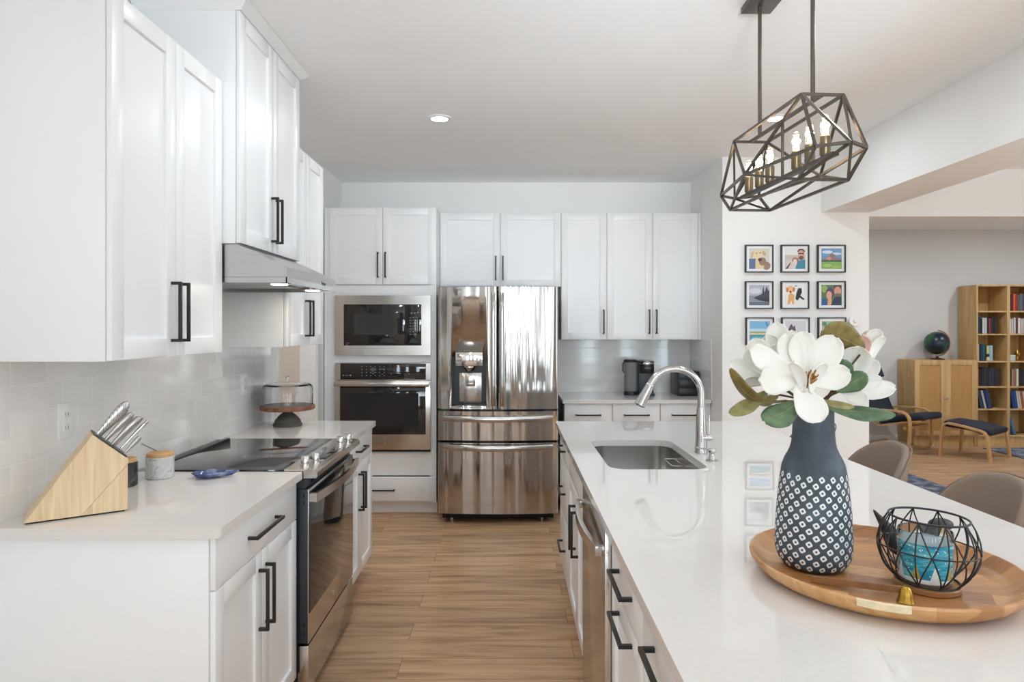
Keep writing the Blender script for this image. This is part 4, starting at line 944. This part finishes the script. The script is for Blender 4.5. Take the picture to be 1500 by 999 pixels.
tab(233, 252); b.build('front_grip', M['tab'], t); b = MB(); tab(72, 104); b.build('back_grip', M['tray'], t)
TS = TZ + .0148

# vase
t = thing('vase', 'tall slate grey vase with a white diamond pattern', 'vase', (.700, 1.555, TS))
vp = [(0, 0), (.060, 0), (.070, .004), (.0785, .014), (.0850, .026), (.0884, .042), (.0886, .062), (.0878, .092), (.0860, .125), (.0833, .155), (.0800, .185), (.0765, .210), (.0720, .233), (.0660, .248), (.0590, .260), (.0535, .272), (.0503, .285), (.0485, .305), (.0468, .340), (.0470, .362), (.0490, .370), (.0478, .372), (.0440, .366), (.0430, .34), (.044, .30), (.05, .265), (0, .262)]
MB().lathe([(r_ * .935, z_) for r_, z_ in vp], (.698, 1.555, TS), 72, uv=True).build('vase_body', M['vase'], t)

# wire holder, candle, ornament, snuffer
HX, HY = .879, 1.425
t = thing('wire_candle_holder', 'black geometric wire candle holder on the tray', 'candle holder', (HX, HY, TS))
N_ = 10; b = MB(); tl = Matrix.Rotation(R(1.5), 4, 'Y')
def hp_(r, k_, z): a = 2 * math.pi * (k_ + .25) / N_; v = Vector((r * math.cos(a), r * math.sin(a), z)); return (tl @ v) + Vector((HX, HY, TS + .0165))
wr = .0015; H2 = .132; H1 = .070
def rz_(z):
    tb = [(0, .060), (.013, .073), (.030, .084), (.052, .092), (.073, .095), (.096, .091), (.115, .084), (.132, .074)]
    for (za, ra), (zb, rb) in zip(tb, tb[1:]):
        if z <= zb: return ra + (rb - ra) * (z - za) / (zb - za)
    return .074
def wire(k0, z0, k1, z1, n=8): return [hp_(rz_(z0 + (z1 - z0) * i / n), k0 + (k1 - k0) * i / n, z0 + (z1 - z0) * i / n) for i in range(n + 1)]
def cring(r, z, n=60): return [hp_(r, k_ * N_ / n, z) for k_ in range(n)]
b.tube(cring(.074, H2), .0024, n=8, closed=True); b.tube(cring(.060, .0), .0022, n=8, closed=True)
b.tube(cring(rz_(H1), H1), wr, n=6, closed=True)
for k_ in range(N_):
    for s_ in (-.5, .5):
        b.tube(wire(k_, H2, k_ + s_, H1), wr, n=6); b.tube(wire(k_ + s_, H1, k_, 0), wr, n=6)
    b.tube(wire(k_, H2, k_, 0, 14), wr, n=6)
b.build('wire_cage', M['pull'], t)
MB().lathe([(0, 0.0002), (.060, .0002), (.062, .002), (.062, .010), (.060, .0125), (0, .0125)], (HX, HY, TS), 48).build('wooden_base', M['stick2'], t)
t = thing('candle_jar', 'teal glass candle jar with a snowy fir tree label inside the wire holder', 'candle', (HX - .004, HY, TS + .0132))
CB = TS + .0132
MB().lathe([(0, 0), (.046, 0), (.048, .001), (.048, .004), (.046, .005), (0, .005)], (HX - .004, HY, CB), 48).build('wooden_coaster', M['stick'], t)
JB = (HX - .004, HY, CB + .0052)
MB().lathe([(0, 0), (.044, 0), (.0480, .003), (.0500, .012), (.0515, .082), (.0510, .082), (.047, .080), (0, .080)], JB, 64, uv=True).build('candle_label', M['candle'], t)
MB().lathe([(.0512, .0825), (.0515, .102), (.0505, .104), (.0490, .104), (.0488, .0825)], JB, 64, closed=True).build('glass_rim', M['glass'], t)
wk = MB().lathe([(0, .0805), (.0465, .0805), (.0465, .0815), (0, .0815)], JB, 40).build('wax_surface', mat('grey_blue_wax', sr(150, 172, 180), .5), t)

t = thing('dark_ornament', 'dark curved ornament with a raised tail behind the wire candle holder', 'ornament', (.945, 1.60, TS))
o = []
body = [P(1279, 746, 1.62), P(1286, 756, 1.615), P(1297, 769, 1.61), P(1306, 786, 1.605), P(1313, 799, 1.60), P(1327, 803, 1.60), P(1346, 800, 1.60), P(1363, 790, 1.60), P(1373, 778, 1.60)]
MB().tube(body, [.0025, .006, .013, .020, .025, .027, .025, .021, .016], n=16).build('curved_body', mat('dark_carved_wood', sr(44, 38, 36), .55, noise=.2, nscale=40), t, sub=1)
MB().sphere(P(1378, 768, 1.60), .024, 1.2, .8, .62).build('rounded_head', mat('dark_carved_wood_head', sr(46, 40, 38), .5), t)
MB().tube([(.945, 1.60, TS + .0005), (.945, 1.60, TS + .018)], [.020, .014], n=14).build('foot', M['stick'], t)

t = thing('candle_snuffer', 'wooden stick with a small brass bell at its end', 'candle snuffer', (.74, 1.40, TS))
MB().bar((.648, 1.455, TS + .0070), (.792, 1.356, TS + .021), .008, .013).build('wooden_handle', M['stick3'], t)
MB().tube([(.783, 1.362, TS + .0225), (.789, 1.353, TS + .026), (.790, 1.350, TS + .031)], .0035, n=8).build('brass_clip', M['brass'], t)
MB().lathe([(.0165, .0), (.0148, .003), (.0128, .014), (.0098, .025), (.005, .030), (0, .031), (0, .029), (.008, .024), (.0112, .014), (.0135, .003), (.0152, 0)], (.790, 1.348, TS + .001), 28, closed=False).build('brass_bell', M['brass'], t)

# ================================================================ magnolias
def petal(b, base, tip, width, nrm, cup=.25, curl=.0, bow=.15, nu=16, nv=8, shape=1.15):
    base, tip, nrm = Vector(base), Vector(tip), Vector(nrm).normalized(); ax = tip - base; L = ax.length; ax.normalize()
    side = ax.cross(nrm).normalized(); n2 = side.cross(ax).normalized()
    def f(u, v):
        s_ = v * 2 - 1; uu = .02 + .975 * u; wd = width / 2 * (1 - abs(2 * uu ** shape - 1) ** 2.5) ** .5 * (.5 + .5 * min(1, uu / .55) ** 1.2)
        return base + ax * (L * u) + side * (wd * s_) + n2 * (cup * width * s_ * s_ * .5 + bow * L * (-math.sin(math.pi * u)) + curl * L * u ** 3)
    b.grid(f, nu, nv); return b
def fl(px, py, d=1.50): return P(px, py, d)
mouth = Vector((.700, 1.555, TS + .355))
CAMV = Vector((-.42, -.90, .02))   # the blooms face the aisle
def stemtube(par, top, r=.0032):
    mid = (top + mouth) / 2 + Vector((0, 0, .01))
    ins = Vector((.700 + (top.x - .70) * .12, 1.555 + (top.y - 1.555) * .12, TS + .280))
    inm = Vector((.700 + (top.x - .70) * .16, 1.555 + (top.y - 1.555) * .16, TS + .372))
    return MB().tube([ins, inm, (inm + top) / 2 + Vector((0, 0, .004)), top], r, n=8).build('stem', M['stem'], par)
def leaf(par, base, tip, width, mt, nrm=(-.3, -.8, .5), bow=.12, cup=-.15, st=True):
    b = petal(MB(), base, tip, width, nrm, cup=cup, bow=bow, shape=.85, nu=18)
    o = b.build('leaf', mt, par, solid=.0011)
    base, tip = Vector(base), Vector(tip); ax = (tip - base); L = ax.length; ax.normalize(); side = ax.cross(Vector(nrm).normalized()).normalized(); n2 = side.cross(ax).normalized()
    MB().tube([base + ax * (L * u) + n2 * (bow * L * -math.sin(math.pi * u) + .0009) for u in [i / 10 for i in range(0, 10)]], [.0012 - .0009 * i / 10 for i in range(10)], n=6).build('midrib', M['leafmix'], o)
    return o
def bloom(label, c, petals, stamen=True, matn='petal', cupd=.3):
    t = thing('magnolia', label, 'flower', c, 'white magnolias in the vase')
    for (bx, by, bd), (tx, ty, td), w_, nrm, cup, curl, bow, *m_ in petals:
        petal(MB(), fl(bx, by, bd), fl(tx, ty, td), w_, nrm, cup, curl, bow).build('petal', M[m_[0]] if m_ else M[matn], t, solid=.0012)
    return t
FN = (-.42, -.9, .1)
# big bloom in the middle
ca = fl(1178, 556, 1.475)
t = bloom('largest open white magnolia in the middle, facing the camera', ca, [
    ((1170, 548, 1.485), (1098, 512, 1.468), .056, (-.3, -.9, .35), .30, .0, .16),
    ((1172, 560, 1.480), (1111, 556, 1.450), .062, (-.3, -.95, .15), .26, .0, .14),
    ((1176, 552, 1.490), (1150, 488, 1.500), .060, (-.2, -.95, .0), .34, .0, .12),
    ((1180, 552, 1.490), (1174, 486, 1.490), .060, (-.2, -.98, -.1), .30, .03, .12),
    ((1186, 556, 1.485), (1224, 494, 1.485), .068, (-.5, -.9, .0), .30, .0, .15),
    ((1186, 562, 1.480), (1245, 546, 1.460), .056, (-.5, -.9, .2), .28, .0, .14),
    ((1165, 566, 1.468), (1204, 617, 1.430), .064, (-.35, -.85, .5), .26, -.05, .10),
    ((1180, 572, 1.462), (1163, 528, 1.438), .034, (-.8, -.55, .0), .5, .0, .10),
    ((1184, 574, 1.460), (1206, 530, 1.444), .040, (.5, -.8, .1), .45, .0, .12),
])
b = MB(); cst = fl(1180, 566, 1.478)
for i in range(26):
    a = i * 2.4; rr = .004 + .010 * (i / 26); e = cst + Vector((rr * math.cos(a) + .004, -.024 + .006 * math.sin(a * 1.7), .022 + rr * math.sin(a) + .004))
    b.tube([cst + Vector((rr * .3 * math.cos(a), 0, rr * .3 * math.sin(a))), e], [.0010, .0016], n=6)
b.build('stamens', M['stamen'], t); stemtube(t, fl(1179, 566, 1.492))
# left bloom
cb_ = fl(1108, 540, 1.525)
t = bloom('white magnolia at the far left of the bunch, turned away', cb_, [
    ((1122, 556, 1.520), (1068, 531, 1.50), .046, (-.5, -.8, .4), .35, .0, .16),
    ((1124, 560, 1.525), (1086, 557, 1.49), .030, (-.4, -.85, -.3), .4, .0, .05),
    ((1126, 556, 1.530), (1104, 496, 1.535), .055, (-.4, -.9, .1), .4, .0, .16),
    ((1126, 552, 1.515), (1094, 512, 1.515), .044, (-.5, -.85, .1), .4, .0, .12),
    ((1128, 556, 1.540), (1140, 506, 1.550), .052, (-.2, -.95, .1), .35, .0, .12),
], cupd=.4)
stemtube(t, fl(1124, 558, 1.530))
# rear bloom, upright
cc_ = fl(1142, 520, 1.585)
t = bloom('upright white magnolia at the back left, petals like a cup', cc_, [
    ((1142, 530, 1.590), (1137, 473, 1.595), .054, (-.4, -.9, .1), .5, .0, .14),
    ((1148, 530, 1.585), (1160, 484, 1.575), .044, (.2, -.95, .0), .45, .0, .12, 'petalcream'),
    ((1144, 530, 1.610), (1124, 490, 1.610), .046, (-.6, -.7, .0), .5, .0, .14),
    ((1150, 530, 1.610), (1176, 488, 1.615), .050, (.3, -.9, .0), .4, .0, .12, 'petalcream'),
]); stemtube(t, fl(1146, 530, 1.598))
# right bloom
cd_ = fl(1252, 545, 1.545)
t = bloom('white magnolia at the right with one long petal reaching outwards', cd_, [
    ((1240, 566, 1.545), (1258, 507, 1.525), .070, (-.2, -.95, .2), .5, .0, .20),
    ((1244, 566, 1.555), (1280, 526, 1.550), .062, (.1, -.95, .2), .45, .0, .18),
    ((1236, 562, 1.560), (1232, 512, 1.560), .056, (-.5, -.8, .1), .4, .0, .14),
    ((1230, 574, 1.530), (1312, 570, 1.490), .052, (-.1, -.75, .65), .3, .0, .06),
    ((1232, 572, 1.520), (1270, 588, 1.480), .036, (-.2, -.9, .2), .3, .0, .04),
    ((1236, 570, 1.535), (1292, 556, 1.515), .040, (-.1, -.8, .5), .3, .0, .08),
]); stemtube(t, fl(1236, 570, 1.550))
# bud top right
ce_ = fl(1277, 505, 1.60)
t = bloom('half-open white magnolia bud at the top right with a blush petal', ce_, [
    ((1270, 528, 1.605), (1284, 482, 1.600), .042, (-.2, -.95, .0), .6, .0, .14),
    ((1272, 528, 1.600), (1291, 492, 1.590), .034, (.4, -.9, .0), .6, .0, .14),
    ((1268, 522, 1.590), (1264, 490, 1.580), .032, (-.6, -.8, .0), .7, .0, .14, 'petalpink'),
    ((1270, 528, 1.62), (1270, 484, 1.625), .040, (-.2, -.95, .0), .6, .0, .1, 'petalcream'),
]); stemtube(t, fl(1269, 528, 1.600))
# leafy twigs
def twig(label, c, leaves):
    t = thing('magnolia_leaf_twig', label, 'leaf', c, 'leafy twigs in the vase')
    for bs, tp, w_, mt, nrm, bow in leaves: leaf(t, fl(*bs), fl(*tp), w_, M[mt], nrm, bow)
    stemtube(t, fl(*leaves[0][0]), .0024); return t
twig('broad green leaf hanging over the left of the vase neck', fl(1172, 592, 1.47), [((1172, 588, 1.475), (1120, 617, 1.440), .062, 'leafgreen', (-.25, -.8, .6), .08)])
twig('long olive leaves curling up at the far left', fl(1132, 580, 1.51), [((1150, 588, 1.515), (1069, 541, 1.490), .046, 'leafolive', (-.5, -.4, -.75), -.22), ((1124, 572, 1.505), (1069, 606, 1.480), .040, 'leafmix', (-.5, -.7, .5), .08)])
twig('long green leaf stretching out to the right', fl(1225, 596, 1.50), [((1208, 592, 1.505), (1312, 607, 1.480), .042, 'leafgreen', (.0, -.75, .65), .08), ((1198, 585, 1.485), (1252, 596, 1.455), .022, 'leafmix', (-.1, -.7, .7), .04)])
twig('dark green leaf between the middle and right blooms', fl(1230, 560, 1.50), [((1226, 574, 1.510), (1238, 527, 1.498), .052, 'leafgreen', (-.3, -.9, .1), .10), ((1226, 572, 1.512), (1270, 549, 1.480), .046, 'leafgreen', (-.2, -.9, .3), .06)])
twig('big olive brown leaf standing at the top right', fl(1240, 505, 1.52), [((1266, 512, 1.535), (1207, 483, 1.500), .074, 'leafolive', (-.42, -.9, -.15), .05)])
twig('small bronze leaf tucked below the left blooms', fl(1120, 588, 1.53), [((1140, 578, 1.535), (1112, 592, 1.525), .026, 'leafmix', (-.3, -.8, .5), .05)])

# ================================================================ stools on the seating side
def stool(y, label, prev=None):
    t = thing('counter_stool', label, 'stool', (1.62, y, 0), 'upholstered stools along the island', local=True)
    if prev:
        for ch in list(prev.children):
            c = ch.copy(); COL.objects.link(c); c.parent = t
            for g in ch.children:
                d = g.copy(); COL.objects.link(d); d.parent = c
        return t
    def shell(rad_off):
        def f(u, v):
            s_ = 2 * u - 1; a = R(78) * s_
            top = .655 + .272 * max(0, 1 - abs(s_) ** 2.4) ** .55
            z = .60 + (top - .60) * v
            lean = .05 * (z - .6) / .3
            return Vector((.02 + (.185 + rad_off + lean) * max(0, math.cos(a)) ** .8, (.232 + rad_off) * math.sin(a), z))
        return f
    sh = MB().grid(shell(0), 40, 10).build('backrest', M['taupe'], t, solid=.038, sub=1, local=True, sharp=3)
    pts = [shell(.020)(i / 40, .985) for i in range(41)]
    MB().tube(pts, .0035, n=6).build('back_piping', M['seam'], sh, local=True)
    MB().lathe([(0, .585), (.17, .585), (.20, .60), (.205, .64), (.19, .662), (.12, .672), (0, .674)], (-.02, 0, 0), 40).build('seat', M['taupe'], t, local=True)
    for sx in (-1, 1):
        for sy in (-1, 1): MB().tube([(sx * .15, sy * .15, .585), (sx * .21, sy * .21, 0)], [.012, .009], n=12).build('leg', M['pull'], t, local=True)
    q = .188; MB().tube([(-q, -q, .22), (q, -q, .22), (q, q, .22), (-q, q, .22)], .007, n=8, closed=True).build('footrest', M['pull'], t, local=True)
    return t
s1 = stool(2.53, 'taupe round-back stool at the right edge of the picture, nearest the tray')
stool(3.27, 'taupe round-back stool just right of the vase, second from the camera', s1)
stool(4.00, 'taupe round-back stool mostly hidden behind the vase', s1)

# ================================================================ living room
o = MB().plate(rrect(5.80, 7.05, 6.6, 8.30, .01, 2), [], .001, .012).build('area_rug', M['rug'], bevel=.003); rehome(o); tag(o, 'blue grey patterned rug in front of the bookcases', 'rug')
o = MB().plate(rrect(2.85, 4.03, 5.80, 7.35, .01, 2), [], .001, .012).build('area_rug', M['rug'], bevel=.003); rehome(o); tag(o, 'blue grey rug behind the island stools', 'rug')
YF, YB = 8.43, 8.775
ZS = [.090, .138, .470, .751, 1.066, 1.407, 1.693]
def bookcase(x0, x1, label):
    t = thing('bookcase', label, 'bookcase', ((x0 + x1) / 2, 8.6, 0), 'birch bookcases')
    for x in (x0, x1 - .018): MB().box(x, x + .018, YF, YB, 0, 2.02, .001).build('side_panel', M['birch'], t)
    MB().box(x0 + .018, x1 - .018, YF, YB, 2.000, 2.02, .001).build('top_panel', M['birch'], t)
    MB().box(x0 + .018, x1 - .018, YB - .006, YB, .06, 2.0).build('back_panel', M['birch'], t)
    MB().box(x0 + .018, x1 - .018, YF + .02, YF + .035, 0, .119).build('plinth', M['birch'], t)
    for z in ZS[1:]: MB().box(x0 + .018, x1 - .018, YF + .004, YB - .006, z - .018, z, .001).build('shelf', M['birch'], t)
    return t
BX = 5.82
bookcase(BX, BX + .40, 'tall narrow birch bookcase next to the low birch cabinet'); bookcase(BX + .401, BX + .801, 'tall birch bookcase at the right edge of the picture')
ORD = ['first', 'second', 'third', 'fourth', 'fifth', 'sixth', 'seventh', 'eighth', 'ninth', 'tenth', 'eleventh']
def cname(c):
    r_, g_, b__ = c
    if max(c) - min(c) < 22: return 'black' if max(c) < 60 else 'dark grey' if max(c) < 110 else 'grey' if max(c) < 180 else 'white'
    if b__ >= r_ and b__ >= g_ - 8: return 'dark blue' if max(c) < 110 else 'blue'
    if g_ > r_: return 'green'
    if r_ > 180 and g_ > 150: return 'cream'
    if r_ > 150 and g_ < 100: return 'red' if g_ < 60 else 'orange'
    return 'brown' if max(c) < 150 else 'tan'
def books(x, zi, lst, shelf, col, lean=0):
    z = ZS[zi] + .001; n = len(lst)
    for i, (w_, h, c) in enumerate(lst):
        b = MB(); dp = .13 + .03 * ((i * 7) % 3) / 2
        m_ = Matrix.Identity(3)
        y0_ = YF + .03
        t_ = thing('book', '%s book, %s from the left on the %s shelf of the %s bookcase' % (cname(c), ORD[i], shelf, col), 'book', (x, y0_ + dp / 2, z), 'books on the %s shelf, %s bookcase' % (shelf, col), local=True)
        if lean: t_.rotation_euler = (0, R(-lean), 0); t_.location.x += .0
        cv = MB().box(0, w_, -dp / 2, -dp / 2 + .002, 0, h).box(0, .002, -dp / 2, dp / 2, 0, h).box(w_ - .002, w_, -dp / 2, dp / 2, 0, h)
        cv.build('cover', cm(c), t_, local=True)
        MB().box(.002, w_ - .002, -dp / 2 + .002, dp / 2 - .003, .003, h - .004).build('pages', cm((216, 206, 186)), t_, local=True)
        x += w_ / (math.cos(R(lean)) if lean else 1) + .0012
X1, X2 = BX + .024, BX + .425
K = (28, 28, 30); DB = (34, 50, 72); WH = (206, 206, 204); GY = (120, 122, 124)
books(X1, 5, [(.026, .212, (52, 78, 96)), (.022, .214, DB), (.018, .190, K), (.026, .200, WH), (.030, .200, (190, 192, 194)), (.020, .208, K), (.026, .196, (124, 54, 48)), (.020, .206, (70, 40, 38)), (.020, .210, K), (.030, .200, (38, 36, 44))], 'second', 'left')
books(X1, 4, [(.030, .210, (196, 196, 200)), (.018, .206, K), (.026, .208, (34, 56, 84)), (.022, .208, (36, 96, 92)), (.020, .200, (46, 54, 66)), (.034, .190, (190, 196, 130)), (.044, .194, (150, 182, 190))], 'third', 'left')
books(X1, 3, [(.030, .22, (140, 60, 50)), (.026, .215, K), (.030, .225, (34, 36, 38)), (.030, .225, (48, 52, 54)), (.030, .225, (34, 36, 38)), (.030, .225, (48, 52, 54)), (.030, .225, (46, 56, 74)), (.026, .222, K), (.024, .210, (70, 44, 40)), (.024, .214, (40, 40, 42))], 'fourth', 'left')
books(X1 + .055, 2, [(.020, .225, (58, 70, 82)), (.022, .232, (46, 58, 74)), (.024, .230, (198, 190, 180)), (.028, .236, (28, 44, 76)), (.026, .240, (34, 64, 116)), (.018, .215, (60, 60, 64))], 'fifth', 'left', 13)
books(X2 + .004, 6, [(.026, .196, (60, 38, 50)), (.022, .200, (96, 34, 34)), (.030, .212, (206, 84, 48)), (.026, .208, (150, 50, 38)), (.024, .200, (84, 92, 100)), (.034, .214, (96, 104, 106)), (.034, .210, (62, 74, 70)), (.030, .200, K)], 'top', 'right')
books(X2 + .004, 5, [(.030, .188, WH), (.022, .182, (206, 196, 190)), (.030, .200, (196, 184, 178)), (.022, .190, (92, 50, 44)), (.034, .196, (214, 204, 196)), (.034, .186, (190, 180, 172)), (.034, .194, WH)], 'second', 'right')
books(X2 + .004, 3, [(.030, .212, K), (.026, .206, (168, 138, 118)), (.026, .200, (150, 104, 92)), (.034, .216, (206, 196, 170)), (.026, .208, (50, 42, 40)), (.030, .214, K), (.030, .210, (60, 58, 60))], 'fourth', 'right')
books(X2 + .050, 2, [(.034, .225, (30, 60, 112)), (.030, .220, (36, 74, 140)), (.022, .222, (206, 200, 190)), (.026, .215, (206, 186, 160)), (.030, .222, (150, 84, 60)), (.026, .214, (196, 196, 196))], 'fifth', 'right', 8)
books(X2 + .055, 1, [(.022, .235, (74, 104, 140)), (.020, .225, (120, 140, 164))], 'bottom', 'right', 14)
t = thing('figurine', 'small figurine with dark hair standing in front of the third shelf books', 'figurine', (BX + .155, 8.452, 1.067))
MB().lathe([(0, 0), (.018, 0), (.020, .03), (.012, .05), (0, .052)], (BX + .155, 8.450, 1.067), 16).build('figure_body', cm((214, 190, 168)), t)
MB().sphere((BX + .155, 8.450, 1.138), .020).build('figure_head', M['black'], t)
t = thing('white_box', 'small white box on the third shelf of the right bookcase', 'box', (BX + .465, 8.5, 1.067))
MB().box(BX + .432, BX + .500, 8.45, 8.52, 1.067, 1.125, .002).build('box_base', cm((196, 200, 198)), t); MB().box(BX + .430, BX + .502, 8.448, 8.522, 1.1255, 1.142, .002).build('box_lid', cm((206, 208, 206)), t)
t = thing('brass_lamp_ornament', 'brass ornament on the third shelf of the right bookcase', 'ornament', (BX + .56, 8.5, 1.067))
MB().lathe([(0, 0), (.035, 0), (.036, .008), (.012, .02), (.010, .05), (.030, .07), (.034, .09), (.014, .115), (.008, .14), (0, .142)], (BX + .56, 8.5, 1.067), 24).build('turned_body', M['brass'], t)
t = thing('blue_bowl', 'round dark blue pot on the lowest shelf, partly hidden by the footstool', 'pot', (BX + .12, 8.53, .139))
MB().lathe([(0, 0), (.035, 0), (.055, .03), (.066, .07), (.056, .11), (.040, .125), (.036, .12), (.05, .10), (.058, .07), (.048, .03), (0, .012)], (BX + .12, 8.53, .139), 28).build('pot_body', cm((44, 56, 92), .3), t)

t = thing('low_cabinet', 'low birch cabinet with two framed doors under the globe', 'cabinet', (5.43, 8.6, 0))
x0, x1 = 5.036, 5.816
b = MB().box(x0, x0 + .018, YF, YB, 0, 1.079, .001).box(x1 - .018, x1, YF, YB, 0, 1.079, .001).box(x0 + .018, x1 - .018, YF, YB, 1.059, 1.079).box(x0 + .018, x1 - .018, YF, YB, .118, .136).box(x0 + .018, x1 - .018, YB - .01, YB, .136, 1.059).box(x0 + .018, x1 - .018, YF + .02, YF + .035, 0, .118)
b.build('carcass', M['birch'], t)
xm = (x0 + x1) / 2
for a, c, h in ((x0 + .003, xm - .0015, xm - .018), (xm + .0015, x1 - .003, xm + .018)):
    b = MB(); y0_, y1_ = YF - .018, YF - .001
    b.box(a, a + .06, y0_, y1_, .14, 1.074, .001).box(c - .06, c, y0_, y1_, .14, 1.074, .001).box(a + .06, c - .06, y0_, y1_, 1.014, 1.074, .001).box(a + .06, c - .06, y0_, y1_, .14, .20, .001)
    dr = b.build('door', M['birch'], t); MB().box(a + .058, c - .058, YF - .012, YF - .006, .198, 1.016).build('door_panel', M['birchpanel'], dr)
    MB().sphere((h, YF - .027, .60), .010).build('door_knob', M['satin'], dr)
t = thing('globe', 'dark tabletop globe in a bronze meridian ring on the low cabinet', 'globe', (5.44, 8.60, 1.0795))
gc = Vector((5.43, 8.60, 1.287))
MB().sphere(gc, .145, n=40).build('globe_ball', M['globe'], t)
b = MB(); ax = Vector((math.cos(R(30)), 0, math.sin(R(30))))
b.tube([gc + Vector((math.sin(a), 0, math.cos(a))) * .163 for a in [R(8 + 176 * i / 30) for i in range(31)]], 1, n=4, ph=math.pi / 4, flat=(.016, .009)); b.build('meridian_ring', cm((150, 112, 66), .3), t)
MB().lathe([(0, 0), (.078, 0), (.080, .010), (.035, .018), (.016, .026), (.014, .042), (0, .044)], (5.44, 8.60, 1.0798), 28).build('globe_base', cm((60, 40, 34), .4), t)

# bentwood armchair and footstool: both face the same way
fd = Vector((.57, -.82, 0)).normalized(); ang = math.atan2(fd.y, fd.x)
t = thing('lounge_armchair', 'bentwood lounge armchair with dark navy cushions', 'armchair', (4.89, 8.035, 0), rz=ang, local=True)   # local x = forward, y = left
Wd = .275
for s_ in (-1, 1):
    y = s_ * Wd
    pts = [(-.56, y, .47)]
    pts += [(-.40, y, .49), (-.20, y, .498), (-.09, y, .49), (-.04, y, .468), (-.012, y, .43), (0, y, .37), (-.004, y, .20), (-.02, y, .06), (-.045, y, .022), (-.10, y, .012), (-.40, y, .012), (-.56, y, .012)]
    MB().tube(pts, 1, n=4, ph=math.pi / 4, flat=(.036, .016)).build('arm_frame', M['bentwood'], t, local=True, bevel=.002)
    MB().tube([(.10, y * .86, .40), (-.12, y * .86, .36), (-.36, y * .86, .30), (-.45, y * .86, .33), (-.52, y * .86, .50), (-.62, y * .86, .92)], 1, n=4, ph=math.pi / 4, flat=(.028, .013)).build('seat_rail', M['bentwood'], t, local=True)
for x, z in ((-.06, .30), (-.52, .05)): MB().box(x - .02, x + .02, -Wd + .01, Wd - .01, z - .02, z + .02, .003).build('cross_bar', M['bentwood'], t, local=True)
def pad(pts, hw, th, name):
    n = len(pts)
    def f(u, v):
        s_ = u * (n - 1); i = min(int(s_), n - 2); p = Vector(pts[i]).lerp(Vector(pts[i + 1]), s_ - i)
        return Vector((p.x, hw * (2 * v - 1), p.z - .012 * (2 * v - 1) ** 4))
    return MB().grid(f, 24, 10).build(name, M['navy'], t, solid=th, local=True, sub=1, sharp=3)
pad([(.13, 0, .450), (-.02, 0, .435), (-.20, 0, .395), (-.38, 0, .355)], .245, .075, 'seat_cushion')
pad([(-.40, 0, .385), (-.47, 0, .48), (-.54, 0, .66), (-.61, 0, .86)], .245, .075, 'back_cushion')
pad([(-.575, 0, .86), (-.625, 0, .99)], .235, .10, 'head_cushion')
A_ = Vector((4.99, 7.85, 0)); B_ = Vector((5.27, 7.45, 0)); C_ = Vector((5.43, 8.11, 0)); D_ = Vector((5.73, 7.77, 0))
ctr = (A_ + B_ + C_ + D_) / 4
t = thing('footstool', 'bentwood footstool with dark navy cushion beside the armchair', 'footstool', ctr, rz=ang, local=True)
HL = .245; HW = .265
for s_ in (-1, 1):
    y = s_ * HW
    pts = [(-HL, y, 0), (-HL + .012, y, .20), (-HL + .02, y, .33), (-HL + .04, y, .372), (-HL + .08, y, .385), (0, y, .365), (HL - .09, y, .335), (HL - .045, y, .318), (HL - .022, y, .285), (HL - .01, y, .20), (HL + .015, y, 0)]
    MB().tube(pts, 1, n=4, ph=math.pi / 4, flat=(.036, .016)).build('side_frame', M['bentwood'], t, local=True, bevel=.002)
MB().box(HL - .06, HL - .03, -HW + .02, HW - .02, .24, .275, .003).build('cross_bar', M['bentwood'], t, local=True)
pad([(-HL + .015, 0, .378), (0, 0, .366), (HL + .01, 0, .325)], .246, .065, 'seat_cushion')
for x in (-.15, .13): MB().box(x - .015, x + .015, -HW + .017, HW - .017, .300 - x * .1, .318 - x * .1, .002).build('support_slat', M['bentwood'], t, local=True)

for o in bpy.data.objects:
    if '_local' in o: del o['_local']
